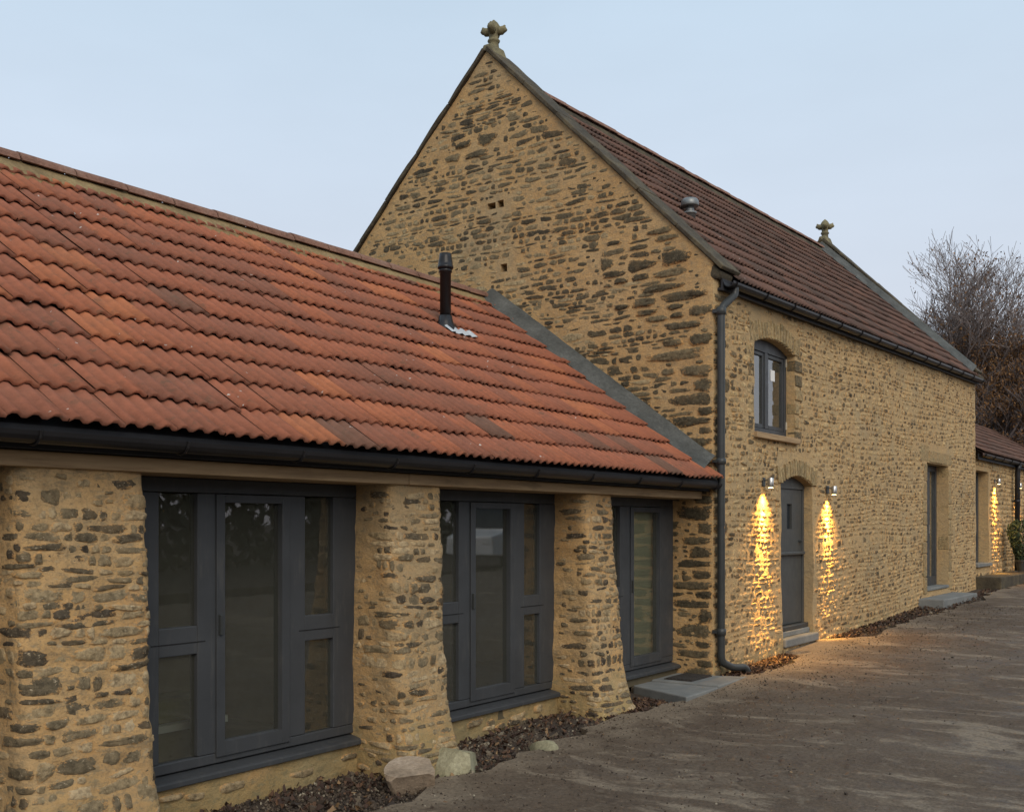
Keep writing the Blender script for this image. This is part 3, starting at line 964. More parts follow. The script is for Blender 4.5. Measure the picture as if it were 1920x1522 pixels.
# arched stable door
def stable_door():
    x0, x1, zb, zs, rise = DOOR
    dr = obj('stable_door', None, barn, None, Matrix.Translation((x0, 0.13, zb)))
    dr['label'] = 'grey green arched stable door in two leaves'
    y0 = 0.12
    bars([((x0, y0, 0.30), (x0+0.05, y0+0.10, zs)), ((x1-0.05, y0, 0.30), (x1, y0+0.10, zs))], 'frame', mt_paint_door, dr)
    n = 12
    top = [(x1 + (x0-x1)*i/n, y0-0.002, zs + rise*(1-(2*i/n-1)**2) + 0.02) for i in range(n+1)]
    MB().prism([(x0, y0-0.002, zs-0.05), (x1, y0-0.002, zs-0.05)] + top, (0, 0.1, 0)).build('frame', mt_paint_door, dr)
    m = MB()                                   # upper leaf around its slot
    a, b, c_, d_ = x0+0.052, x1-0.052, 1.29, zs-0.054
    sx0, sx1, sz0, sz1 = 2.58, 2.76, 1.60, 1.93
    for q in (((a, y0+0.02, c_), (sx0, y0+0.07, d_)), ((sx1, y0+0.02, c_), (b, y0+0.07, d_)), ((sx0, y0+0.02, c_), (sx1, y0+0.07, sz0)), ((sx0, y0+0.02, sz1), (sx1, y0+0.07, d_))): m.box(*q)
    up = m.build('upper_leaf', mt_paint_door, dr)
    MB().add([(sx0, y0+0.05, sz0), (sx1, y0+0.05, sz0), (sx1, y0+0.05, sz1), (sx0, y0+0.05, sz1)], [(0, 1, 2, 3)]).build('pane', mt_darkglass, up)
    lo = MB().box((a, y0+0.02, 0.345), (b, y0+0.07, 1.262)).build('lower_leaf', mt_paint_door, dr, bevel=0.004)
    MB().box((a, y0-0.035, 1.255), (b, y0+0.018, 1.30)).build('weather_bar', mt_paint_door, dr, bevel=0.012)
    MB().box((b-0.11, y0-0.03, 1.42), (b-0.06, y0+0.018, 1.45)).build('handle', mt_iron, up, bevel=0.004)
    MB().box((x0+0.004, y0-0.06, 0.275), (x1-0.004, y0+0.1, 0.338)).build('sill', mt_iron, dr, bevel=0.01)
    MB().box((x0-0.005, -0.06, 0.09), (x1+0.08, y0+0.1, 0.205)).build('threshold', mt_slab, dr, bevel=0.02)
    MB().box((x0+0.003, 0.04, 0.206), (x1-0.003, y0+0.1, 0.274)).build('threshold', mt_slab, dr, bevel=0.01)
stable_door()

# far door, set deep between dressed jambs
def far_door():
    x0, x1, zb, zs = FDOOR
    dr = obj('glazed_door', None, barn, None, Matrix.Translation((x0, 0.2, zb)))
    y0 = 0.21
    xm = x0 + 0.95
    bars([((x0, y0, zb+0.06), (x0+0.09, y0+0.08, zs)), ((x1-0.09, y0, zb+0.06), (x1, y0+0.08, zs)), ((x0+0.092, y0, zs-0.11), (x1-0.092, y0+0.08, zs)), ((x0+0.092, y0, zb+0.06), (x1-0.092, y0+0.08, zb+0.22)), ((xm-0.09, y0-0.004, zb+0.222), (xm+0.09, y0+0.08, zs-0.112))], 'frame', mt_paint, dr)
    for a, b in ((x0+0.09, xm-0.09), (xm+0.09, x1-0.09)):
        MB().add([(a, y0+0.04, zb+0.2), (b, y0+0.04, zb+0.2), (b, y0+0.04, zs-0.1), (a, y0+0.04, zs-0.1)], [(0, 1, 2, 3)]).build('pane', mt_glass, dr)
    MB().box((x0+0.003, -0.02, zb+0.006), (x1-0.003, y0+0.08, zb+0.058)).build('sill', mt_slab, dr, bevel=0.012)
    MB().box((xm-0.03, y0-0.03, 1.5), (xm+0.0, y0-0.005, 1.66)).build('handle', mt_steel, dr)
far_door()
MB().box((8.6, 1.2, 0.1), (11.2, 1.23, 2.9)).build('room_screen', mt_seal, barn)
stp = MB().prism([(8.55, -0.42, 0.16), (10.95, -0.46, 0.16), (11.0, 0.02, 0.16), (8.5, 0.02, 0.16)], (0, 0, 0.20)).build('paving_slab', mt_slab, None, bevel=0.02)
tag(stp, 'pale stone step below the deep set door near the far corner', 'step')

# ------------------------------------------------------------------ roofs
def tile_mesh(name, w, L, rolls=3, per=4, th=0.022, amp=0.024):
    n = rolls*per
    vs, fs, ed = [], [], []
    for y, lift in ((0.0, 0.040), (L, 0.0)):
        for i in range(n+1):
            x = w*i/n
            ph = (i % per)/per
            hgt = amp*max(0.0, math.sin(math.pi*min(1, ph/0.75)))**0.8 if ph < 0.75 else 0.0
            vs.append((x, y, lift + hgt)); ed.append((0.45 if hgt < 0.003 else 1.0))
    for i in range(n): fs.append((i, i+1, n+2+i, n+1+i))
    b = len(vs)
    for i in range(n+1):
        x, y, zz = vs[i]
        vs.append((x, y+0.004, zz - th)); ed.append(0.2)
    for i in range(n): fs.append((b+i, b+i+1, i+1, i))
    return mesh_np(name, vs, fs, True, ed)

def tile_roof(parent, origin, U, N, width, rows, tw, ex, mats, limit, lap=0.06, xdir=Vector((1, 0, 0)), skip=None):
    """origin: lower near corner; U up the slope; N normal; tiles as parts, the least visible joined"""
    variants = [tile_mesh('roof_tile', tw*0.996, ex+lap) for _ in range(1)]
    cells = []
    ncol = int(width/tw + 0.5)
    for r in range(rows):
        for c_ in range(ncol):
            p = origin + xdir*(c_*tw) + U*(r*ex)
            ctr = p + xdir*tw/2 + U*ex/2
            if skip and skip(ctr): continue
            cells.append((seen_size(ctr, 1.0), p, r))
    cells.sort(key=lambda t: -t[0])
    base = Matrix((xdir, U, N)).transposed()
    mass = MB(); med = []
    me = variants[0]
    me.materials.append(mats)
    tv = [v.co.copy() for v in me.vertices]; tf = [tuple(p.vertices) for p in me.polygons]
    te = [d.value for d in me.attributes['edge'].data]
    for i, (s, p, r) in enumerate(cells):
        rot = Euler((random.uniform(-0.010, 0.010), random.uniform(-0.012, 0.012), random.uniform(-0.012, 0.012))).to_matrix()
        slip = random.random() < 0.04
        pp = p + N*random.uniform(0, 0.008) + U*(random.uniform(-0.010, 0.010) - (0.03 if slip else 0))
        mw = Matrix.Translation(pp) @ (base @ rot).to_4x4()
        if i < limit and s > 0:
            obj('roof_tile', me, parent, None, mw)
        else:
            mass.add([mw @ v for v in tv], tf); med += te
    if mass.v:
        mm = mesh_np('roof_tile_mass', [tuple(v) for v in mass.v], mass.f, True, med)
        o = obj('roof_tile_mass', mm, parent, mats)
        o['kind'] = 'stuff'

TW, EX = 0.33, 0.338
XR = Vector((1, 0, SH)).normalized()
# barn roof, front slope and plain rear slope
br = MB()
ez, rz = 4.40, 7.49
sl = (rz-ez)/(BW/2+0.12)
for y0, z0, y1, z1 in ((-0.10, ez, BW/2, rz), (BW/2, rz, BW+0.10, ez)):
    br.add([(0.30, y0, z0-0.03), (BL-0.1, y0, z0-0.03+SH*BL), (BL-0.1, y1, z1-0.03+SH*BL), (0.30, y1, z1-0.03),
            (0.30, y0, z0-0.09), (BL-0.1, y0, z0-0.09+SH*BL), (BL-0.1, y1, z1-0.09+SH*BL), (0.30, y1, z1-0.09)],
           [(0, 1, 2, 3), (7, 6, 5, 4), (0, 4, 5, 1), (2, 6, 7, 3)])
barn_roof = br.build('roof', mt_fascia_deck_shade, barn)  # deck coloured near black as the shade beneath the tiles
Ub = Vector((0, BW/2+0.12, rz-ez)).normalized()
Nb = XR.cross(Ub).normalized()
slopeL = math.hypot(BW/2+0.12, rz-ez)
tile_roof(barn_roof, Vector((0.34, -0.12, ez-0.01)), Ub, Nb, BL-0.34-0.35, int(slopeL/EX), TW, EX, mt_tile_barn, 300, xdir=XR)
# ridge tiles
def ridge_tiles(parent, p0, p1, n, rad, mat, mortar, drop=0.5):
    d = (p1-p0)/n
    Lt = d.length
    m = MB()
    K = 8
    prof = [(rad*math.cos(math.pi*(i/K)*0.84+math.pi*0.08), rad*math.sin(math.pi*(i/K)*0.84+math.pi*0.08)) for i in range(K+1)]
    inner = [(a*0.86, b*0.86) for a, b in prof[::-1]]
    loop = prof + inner
    m.prism([(0.006, a, b) for a, b in loop], (Lt-0.016, 0, 0))
    me = m.mesh('ridge_tile', False); me.materials.append(mat)
    xd = d.normalized(); yd = Vector((0, 1, 0)); zd = xd.cross(yd).normalized()
    bs = Matrix((xd, yd, zd)).transposed().to_4x4()
    for i in range(n):
        rr = Euler((random.uniform(-0.03, 0.03), random.uniform(-0.008, 0.008), random.uniform(-0.012, 0.012))).to_matrix().to_4x4()
        obj('ridge_tile', me, parent, None, Matrix.Translation(p0 + d*i + Vector((0, 0, random.uniform(-0.006, 0.006)))) @ bs @ rr)
    return me
ridge_tiles(barn_roof, Vector((0.38, BW/2, rz-0.01)), Vector((BL-0.40, BW/2, rz-0.01+SH*(BL-0.78))), 26, 0.125, mt_ridge, None)
def bedding(parent, x0, x1, yc, zc, sl, wid, shear, mat, seed=0):
    """ragged mortar bedding under the ridge on the front slope"""
    n = int((x1-x0)/0.055)
    V, F = [], []
    for i in range(n+1):
        x = x0 + (x1-x0)*i/n
        w_ = wid*(1 + 0.55*float(fbm(x*4+seed, 3.3, 3)))
        for j, t in enumerate((0.05, 0.5, 0.9, 1.0)):
            y = yc - 0.05 - w_*t
            V.append((x, y, zc - (yc - y)*sl + (0.075, 0.07, 0.055, 0.0)[j] + shear*x + 0.006*float(vn(x*20, j*3.1))))
    for i in range(n):
        for j in range(3): F.append((i*4+j, i*4+j+1, (i+1)*4+j+1, (i+1)*4+j))
    return obj('ridge_mortar', mesh_np('ridge_mortar', V, F, True), parent, mat)
bedding(barn_roof, 0.36, BL-0.36, BW/2, rz, sl, 0.09, SH, mt_coping)

# copings: slabs up both slopes of each gable
def copings(xa, xb, zsh, ny, tag_):
    par = obj('gable_coping', None, barn, None, Matrix.Translation((xa, BW/2, 4.6)))
    for sgn in (1, -1):
        base = Vector((0, -0.10 if sgn == 1 else BW+0.10, 4.477))
        Ud = Vector((0, sgn, 1)).normalized(); Nn = Vector((0, -sgn, 1)).normalized()
        L = (BW/2+0.10)*math.sqrt(2)
        s = 0.0
        lens = [random.uniform(0.85, 1.15) for _ in range(ny)]
        t = sum(lens)
        for li in lens:
            l = L*li/t
            j = lambda a=0.012: random.uniform(-a, a)
            m = MB()
            n = 4
            vs, fs = [], []
            lo = random.uniform(-0.004, 0.004)
            for i in range(n+1):
                q = base + Ud*(s + (l-0.002)*i/n)
                for xx, hh in ((xa+j(), 0.002), (xb+j(), 0.002), (xb+j(), 0.056+lo+j(0.004)), (xa+j(), 0.05+lo+j(0.005))):
                    vs.append((xx, q.y + Nn.y*hh, q.z + Nn.z*hh + zsh))
            for i in range(n):
                a = i*4
                for e in range(4): fs.append((a+e, a+(e+1) % 4, a+4+(e+1) % 4, a+4+e))
            fs += [(3, 2, 1, 0), (n*4, n*4+1, n*4+2, n*4+3)]
            if sgn == -1: fs = [f[::-1] for f in fs]
            m.add(vs, fs)
            m.build('coping_stone', mt_coping, par, bevel=0.01)
            s += l
    # parapet core beneath the slabs
    m = MB()
    m.prism([(xa+0.062, 0.0, 4.40+zsh), (xa+0.062, BW/2, 7.50+zsh), (xa+0.062, BW, 4.40+zsh), (xa+0.062, BW, 4.565+zsh), (xa+0.062, BW/2, APX-0.012+zsh), (xa+0.062, 0.0, 4.565+zsh)], (xb-xa-0.075, 0, 0))
    m.build('parapet', mt_mortar_gable, par)
    return par
copings(-0.045, 0.44, 0.0, 6, 'near')
fz = SH*BL
copings(BL-0.36, BL+0.05, fz, 6, 'far')
# kneeler stones at the foot of the near coping
kn = MB().prism([(0.0, -0.05, 4.38), (0.0, 0.16, 4.42), (0.0, 0.16, 4.71), (0.0, 0.03, 4.58), (0.0, -0.09, 4.46)], (0.36, 0, 0)).build('kneeler', mt_coping, barn, bevel=0.03)
MB().prism([(BL-0.30, -0.14, 4.30+fz), (BL-0.30, 0.30, 4.40+fz), (BL-0.30, 0.30, 4.72+fz), (BL-0.30, 0.10, 4.56+fz), (BL-0.30, -0.17, 4.42+fz)], (0.36, 0, 0)).build('kneeler', mt_coping, barn, bevel=0.03)
# grey fillet where the tiles meet the far gable
def fillet(parent, x0, w0, y0, y1, zf, up, mat, name='mortar_fillet', n=30, sgn=1):
    V, F = [], []
    for i in range(n+1):
        y = y0 + (y1-y0)*i/n
        a = w0*(1+0.30*float(fbm(y*2.2, x0, 3)))
        for (dx, dz) in ((-a, 0.045), (-a*0.92, 0.062), (-0.03, up), (0.02, up+0.01)):
            V.append((x0 + dx, y, zf(y) + dz + 0.008*float(vn(y*9, dx*40))))
    for i in range(n):
        for j in range(3): F.append((i*4+j, (i+1)*4+j, (i+1)*4+j+1, i*4+j+1)[::-1])
    return obj(name, mesh_np(name, V, F, True), parent, mat)
fillet(barn_roof, BL-0.35, 0.34, -0.10, BW/2, lambda y: ez + (y+0.12)*sl + SH*(BL-0.4), 0.20, mt_fillet)

# finials
def finial(c, s):
    f = obj('finial', None, barn, None, Matrix.Translation(c))
    cx, cy, cz = c
    MB().prism([(cx-0.16*s, cy-0.17*s, cz-0.20*s), (cx-0.16*s, cy+0.17*s, cz-0.20*s), (cx-0.16*s, cy+0.07*s, cz+0.06*s), (cx-0.16*s, cy-0.07*s, cz+0.06*s)], (0.32*s, 0, 0)).build('saddle', mt_finial, f, bevel=0.02)
    MB().lathe([(0.085*s, 0.0), (0.075*s, 0.06*s), (0.068*s, 0.12*s), (0.086*s, 0.135*s), (0.090*s, 0.15*s), (0.082*s, 0.165*s), (0.068*s, 0.175*s), (0.070*s, 0.23*s), (0.085*s, 0.26*s), (0.095*s, 0.31*s), (0.088*s, 0.355*s), (0.060*s, 0.40*s), (0.022*s, 0.435*s), (0.006*s, 0.45*s)], c, 12).build('stem', mt_finial, f, smooth=True)
    for k_ in range(4):
        a = k_*math.pi/2 + 0.35
        dx, dy = math.cos(a), math.sin(a)
        m = MB()
        m.tube([(cx+dx*0.05*s, cy+dy*0.05*s, cz+0.27*s), (cx+dx*0.11*s, cy+dy*0.11*s, cz+0.285*s), (cx+dx*0.155*s, cy+dy*0.155*s, cz+0.30*s), (cx+dx*0.185*s, cy+dy*0.185*s, cz+0.275*s)], [0.05*s, 0.062*s, 0.052*s, 0.02*s], 8)
        m.tube([(cx+dx*0.13*s, cy+dy*0.13*s, cz+0.31*s), (cx+dx*0.165*s, cy+dy*0.165*s, cz+0.355*s)], [0.038*s, 0.012*s], 7)
        m.build('leaf_arm', mt_finial, f, smooth=True)
finial((0.16, BW/2, APX+0.05), 0.92)
finial((BL-0.16, BW/2, APX+fz+0.03), 1.05)

# eaves: fascia, gutter, downpipe
def gutter(parent, x0, x1, yc, z0, rad, sh, mat=mt_black):
    K = 8
    out_ = [(yc + rad*math.cos(math.pi*(1+i/K)), z0 + rad*math.sin(math.pi*(1+i/K))) for i in range(K+1)]
    inn = [(yc + rad*0.9*math.cos(math.pi*(2-i/K)), z0 + rad*0.9*math.sin(math.pi*(2-i/K))) for i in range(K+1)]
    lp = [(x0, a, b + sh*x0) for a, b in out_ + inn]
    MB().prism(lp, (x1-x0, 0, sh*(x1-x0))).build('gutter', mat, parent)
    n = int((x1-x0)/0.9)
    for i in range(n+1):
        x = x0 + 0.1 + (x1-x0-0.2)*i/n
        MB().tube([(x, yc + (rad+0.006)*math.cos(math.pi*(1+j/6)), z0 + sh*x + (rad+0.006)*math.sin(math.pi*(1+j/6))) for j in range(7)], 0.008, 5).build('gutter_bracket', mat, parent)
gutter(barn, 0.10, BL-0.02, -0.135, 4.36, 0.062, SH)
MB().prism([(0.08, -0.072, 4.27), (0.08, -0.05, 4.27), (0.08, -0.05, 4.40), (0.08, -0.072, 4.40)], (BL-0.1, 0, SH*(BL-0.1))).build('fascia', mt_fascia_deck_shade, barn)
MB().prism([(0.08, -0.05, 4.275), (0.08, 0.0, 4.275), (0.08, 0.0, 4.30), (0.08, -0.05, 4.30)], (BL-0.1, 0, SH*(BL-0.1))).build('soffit', mt_fascia_deck_shade, barn)
def smooth_path(pts, k=6):
    out_ = [Vector(pts[0])]
    for i in range(1, len(pts)-1):
        a, b, c_ = Vector(pts[i-1]), Vector(pts[i]), Vector(pts[i+1])
        r_ = min(0.07, (b-a).length*0.45, (c_-b).length*0.45)
        p = b + (a-b).normalized()*r_; q = b + (c_-b).normalized()*r_
        for j in range(k+1):
            t = j/k
            out_.append(p*(1-t)**2 + b*2*t*(1-t) + q*t*t)
    out_.append(Vector(pts[-1]))
    return out_
def downpipe(parent, pts, rad, collars, mat):
    dp = obj('downpipe', None, parent, None, Matrix.Translation(pts[-1]))
    MB().tube(smooth_path(pts), rad, 14).build('pipe', mat, dp, smooth=True)
    for x, y, z0, h in collars:
        MB().lathe([(rad, 0), (rad+0.012, 0.004), (rad+0.013, h*0.5), (rad+0.012, h-0.004), (rad, h)], (x, y, z0), 14).build('collar', mat, dp, smooth=True)
        MB().box((x-0.05, y+rad*0.6, z0+h*0.3), (x+0.05, 0.01, z0+h*0.75)).build('bracket', mat, dp)
    return dp
px_, py_ = 0.035, -0.075
downpipe(barn, [(0.27, -0.135, 4.33), (0.27, -0.135, 4.24), (px_, py_, 4.06), (px_, py_, 0.13), (px_+0.20, py_-0.05, 0.045), (px_+0.42, py_-0.10, 0.035), (px_+0.50, py_-0.12, -0.06)], 0.043,
         [(px_, py_, 3.98, 0.09), (px_, py_, 2.32, 0.07), (px_, py_, 0.42, 0.08)], mt_iron)

# small grey cowl on the barn roof
vx, vy = 1.86, 1.19
vz = ez + (vy+0.12)*sl + SH*vx
cw = obj('roof_cowl', None, barn, None, Matrix.Translation((vx, vy, vz)))
MB().lathe([(0.075, -0.06), (0.075, 0.06), (0.09, 0.062), (0.09, 0.085), (0.06, 0.09)], (vx, vy, vz), 14).build('collar', mt_zinc, cw, smooth=True)
MB().lathe([(0.055, 0.05), (0.055, 0.17)], (vx, vy, vz), 12).build('pipe', mt_zinc, cw, smooth=True)
MB().lathe([(0.118, 0.165), (0.122, 0.17), (0.115, 0.235), (0.09, 0.262), (0.02, 0.272)], (vx, vy, vz), 14).build('cap', mt_zinc, cw, smooth=True)

# ------------------------------------------------------------------ low wing
wing = empty('low_wing', (-5.2, 2.8, -0.15), 'long low stone range with orange clay tiled roof and tall glazed bays between piers', 'building')
WX0 = -10.75
def make_pier(xl0, xr0, label):
    yb = 0.60
    a, wd = 0.46, xr0 - xl0
    def S(u, v, d):
        u = np.asarray(u, float); v = np.asarray(v, float)
        t = np.clip((1.94 - v)/2.1, 0, 1.1)
        fl = np.clip((0.28 - v)/0.45, 0, 1)**1.6
        xl = xl0 - 0.05*t - 0.14*fl; xr = xr0 - 0.05*t + 0.01*fl
        yf = 0.165 - 0.20*t**1.2 - 0.12*fl
        r = 0.085
        def raw(uu):
            s1 = np.clip(uu/a, 0, 1); s2 = np.clip((uu-a)/wd, 0, 1); s3 = np.clip((uu-a-wd)/a, 0, 1)
            bk = 0.5 + 0.06
            X = np.where(uu < a, xl + 0*s1 + (1-s1)*(xl0 - 0.04*t - xl), np.where(uu < a+wd, xl+(xr-xl)*s2, xr))
            Y = np.where(uu < a, yb+(yf-yb)*s1, np.where(uu < a+wd, yf, yf+(yb-yf)*s3))
            return X, Y
        X, Y = raw(u)
        for uc in (a, a+wd):
            tt = np.clip((u-uc+r)/(2*r), 0, 1)
            inb = np.abs(u-uc) < r
            x0, y0 = raw(np.full_like(u, uc-r)); x1, y1 = raw(np.full_like(u, uc)); x2, y2 = raw(np.full_like(u, uc+r))
            X = np.where(inb, (1-tt)**2*x0+2*tt*(1-tt)*x1+tt*tt*x2, X)
            Y = np.where(inb, (1-tt)**2*y0+2*tt*(1-tt)*y1+tt*tt*y2, Y)
        ang = np.interp(u, [0, a-r, a+r, a+wd-r, a+wd+r, 3], [-math.pi, -math.pi, -math.pi/2, -math.pi/2, 0, 0])
        dd = d + 0.028*fbm(u*1.4 + xl0*3, v*1.3, 2) + 0.020*fbm(u*6 + xl0, v*9, 2)
        return np.stack([X + np.cos(ang)*dd, Y + np.sin(ang)*dd, v], 1)
    tot = 2*a + wd
    p = wall_build('pier', [(0, -0.42), (tot, -0.42), (tot, 1.975), (0, 1.975)], [], S, mt_mortar_pier, wing, 0.1, 0.032, 0.010)
    p['label'] = label
    def inside(u, v, L, h): return u - L/2 > 0.10 and u + L/2 < tot - 0.05 and -0.25 < v < 1.90 and not (v > 1.78 and random.random() < 0.4) and not (u < 0.32 and random.random() < 0.35 + 0.45*(v > 1.2))
    lst = layout(0.1, tot, -0.3, 1.93, inside, (0.028, 0.068), (0.05, 0.30), (), 0.02, (0.0, 0.018), 0.12, (0.85, 1.15), 3000)
    rub_w.add(lst, S, mt_stone_pier, p, (0.0, 0.010), 14)
    return p
rub_w = Rubble()
make_pier(-10.75, -10.2, 'end pier at the near corner')
make_pier(-8.06, -7.27, 'wide battered rubble pier at the near end')
make_pier(-5.20, -4.60, 'battered rubble pier standing behind the two boulders')
make_pier(-2.48, -1.92, 'battered rubble pier beside the narrow glazed door')
rub_w.build(300)

# glazed bays
ZS, ZH = 0.03, 1.937
def glazed(x0, x1, lights, name, label, door=False):
    """lights: (xa, xb, kind) kind 'tall' or 'split'"""
    g_ = obj(name, None, wing, None, Matrix.Translation((x0, 0.5, 0)))
    g_['label'] = label
    y0, y1 = 0.50, 0.58
    bars([((x0, y0, 1.845), (x1, y1, ZH)), ((x0, y0, ZS+0.07), (x1, y1, ZS+0.135))], 'frame', mt_paint, g_)
    xs_ = [x0] + [q for l in lights for q in l[:2]] + [x1]
    for i in range(0, len(xs_), 2):
        a, b = xs_[i], xs_[i+1]
        if b - a > 0.02: bars([((a, y0-0.002, ZS+0.137), (b, y1, 1.843))], 'mullion', mt_paint, g_)
    for a, b, kind in lights:
        if kind == 'tall':
            lf = obj('leaf', None, g_, None, Matrix.Translation((a, y0, 0.2)))
            sx = 0.07
            m = MB()
            for q in (((a-sx, y0-0.014, 0.14), (a, y0-0.003, 1.84)), ((b, y0-0.014, 0.14), (b+sx, y0-0.003, 1.84)), ((a, y0-0.014, 1.787), (b, y0+0.05, 1.84)), ((a, y0-0.014, 0.14), (b, y0+0.05, 0.236))): m.box(*q)
            m.build('leaf_frame', mt_paint, lf, bevel=0.003)
            z0, z1 = 0.236, 1.787
            MB().add([(a, y0+0.03, z0), (b, y0+0.03, z0), (b, y0+0.03, z1), (a, y0+0.03, z1)], [(0, 1, 2, 3)]).build('pane', mt_glass, lf)
            MB().box((a-0.055, y0-0.035, 0.93), (a-0.035, y0-0.012, 1.06)).build('handle', mt_iron, lf, bevel=0.004)
        else:
            bars([((a, y0-0.001, 0.822), (b, y1, 1.0))], 'rail', mt_paint, g_)
            MB().box((a-0.06, y0-0.0045, 0.895), (b+0.06, y0-0.0015, 0.902)).build('joint', mt_seal, g_)
            for z0, z1 in ((ZS+0.137, 0.822), (1.0, 1.835)):
                MB().add([(a, y0+0.03, z0), (b, y0+0.03, z0), (b, y0+0.03, z1), (a, y0+0.03, z1)], [(0, 1, 2, 3)]).build('pane', mt_glass, g_)
    MB().prism([(x0, 0.575, ZS+0.068), (x0, 0.415, ZS+0.040), (x0, 0.40, ZS+0.032), (x0, 0.40, ZS), (x0, 0.575, ZS)][::-1], (x1-x0, 0, 0)).build('sill', mt_paint, g_, bevel=0.004)
    return g_
glazed(-10.22, -7.98, [(-9.96, -9.68, 'split'), (-9.46, -8.95, 'tall'), (-8.73, -8.45, 'split')], 'glazed_bay', 'glazed bay at the near end of the range')
glazed(-7.36, -5.16, [(-6.945, -6.655, 'split'), (-6.442, -5.947, 'tall'), (-5.721, -5.441, 'split')], 'glazed_bay', 'widest looking charcoal glazed bay with tall middle pane')
glazed(-4.66, -2.44, [(-4.25, -3.962, 'split'), (-3.74, -3.227, 'tall'), (-2.991, -2.737, 'split')], 'glazed_bay', 'middle charcoal glazed bay reflecting a white van')
glazed(-1.98, 0.0, [(-1.52, -1.225, 'split'), (-0.941, -0.353, 'tall')], 'glazed_bay', 'charcoal glazed door with a pale blind behind its pane')
# stone plinths below the sills
for xa, xb in ((-10.25, -7.95), (-7.42, -5.1), (-4.72, -2.38)):
    def S_pl(u, v, d): 
        return np.stack([u, 0.44 - d - 0.025*fbm(u*2, v*2, 2) + 0*v, v], 1)
    pl = wall_build('plinth', [(xa, -0.4), (xb, -0.4), (xb, ZS-0.001), (xa, ZS-0.001)], [], S_pl, mt_mortar_pier, wing, 0.1, 0.04, 0.02)
    for i in range(9):
        u = random.uniform(xa+0.2, xb-0.2); v = random.uniform(-0.15, -0.02)
        P, Fq, E = stone_geo(u, v, random.uniform(0.12, 0.26), random.uniform(0.04, 0.08), random.uniform(-.05, .05), 0.014, 4000+i+int(abs(xa)*10), S_pl, 10)
        ce = P.mean(0)
        obj('stone', mesh_np('stone', P-ce, Fq, True, E), pl, mt_stone_pier, Matrix.Translation(ce))
# timber wall plate in lengths, fascia, gutter
for i, (xa, xb) in enumerate(((-10.8, -8.6), (-8.597, -5.03), (-5.027, -2.02), (-2.017, -0.02))):
    MB().box((xa, 0.125+0.004*(i % 2), 1.939), (xb, 0.62, 2.022)).build('wall_plate', mt_beam, wing, bevel=0.006)
MB().box((-10.8, 0.05, 2.024), (0.0, 0.075, 2.115)).build('fascia', mt_fascia_deck_shade, wing)
MB().box((-10.8, 0.076, 2.03), (0.0, 0.62, 2.06)).build('soffit', mt_fascia_deck_shade, wing)
gutter(wing, -10.85, 0.0, -0.045, 2.105, 0.062, 0.0)
lez, lrz, lyr = 2.135, 4.50, 3.1
lsl = (lrz-lez)/(lyr+0.11)
rf = MB()
for y0, z0, y1, z1 in ((-0.06, lez+0.03, lyr, lrz), (lyr, lrz, 2*lyr+0.1, lez)):
    rf.add([(WX0-0.1, y0, z0-0.03), (-0.005, y0, z0-0.03), (-0.005, y1, z1-0.03), (WX0-0.1, y1, z1-0.03), (WX0-0.1, y0, z0-0.08), (-0.005, y0, z0-0.08), (-0.005, y1, z1-0.08), (WX0-0.1, y1, z1-0.08)],
           [(0, 1, 2, 3), (7, 6, 5, 4), (0, 4, 5, 1), (2, 6, 7, 3), (0, 3, 7, 4)])
wing_roof = rf.build('roof', mt_fascia_deck_shade, wing)  # dark deck colour stands for the scalloped shadow under the tile ends
wing_roof['label'] = 'low pitched roof of orange triple roll clay tiles'
Uw = Vector((0, lyr+0.11, lrz-lez)).normalized()
Nw = Vector((1, 0, 0)).cross(Uw).normalized()
ncol = 33
tile_roof(wing_roof, Vector((-0.03-ncol*TW, -0.115, lez)), Uw, Nw, ncol*TW, 11, TW, EX, mt_tile, 300)
topv = 11*EX
tile_roof(wing_roof, Vector((-0.03-ncol*TW, -0.115, lez)) + Uw*topv, Uw, Nw, ncol*TW, 1, TW, 0.22, mt_tile, 0, lap=0.0)
ridge_tiles(wing_roof, Vector((WX0, lyr, lrz-0.005)), Vector((-0.06, lyr, lrz-0.005)), 22, 0.12, mt_ridge, None)
bedding(wing_roof, WX0, -0.02, lyr, lrz, lsl, 0.19, 0.0, mt_ridgemortar, 5)
fillet(wing_roof, 0.0, 0.31, -0.02, lyr-0.05, lambda y: lez + (y+0.115)*lsl, 0.20, mt_fillet)
# shell and rooms
sh = MB()
sh.box((WX0, 2*lyr-0.3, -0.3), (-0.01, 2*lyr, 2.1))
sh.prism([(WX0, 0.6, -0.3), (WX0, 2*lyr-0.31, -0.3), (WX0, 2*lyr-0.31, 2.1), (WX0, lyr, 4.38), (WX0, 0.6, 2.5)], (0.3, 0, 0))
sh.build('end_wall', mt_mortar_pier, wing)
MB().box((WX0+0.31, 0.45, -0.06), (-0.01, 2*lyr-0.31, 0.02)).build('interior_floor', mt_intfloor, wing)
MB().box((WX0+0.31, 2.6, 0.021), (-0.01, 2.68, 2.6)).build('partition', mt_plaster, wing)
MB().box((-5.05, 0.9, 0.021), (-4.95, 2.59, 2.6)).build('partition', mt_plaster, wing)
# blind behind the door pane
bl = MB()
for i in range(20): bl.box((-1.0, 0.60, 0.24+i*0.078), (-0.20, 0.606, 0.312+i*0.078))
bl.box((-1.02, 0.609, 0.2), (-0.18, 0.612, 1.83))
bl.build('window_blind', mt_blind, wing)
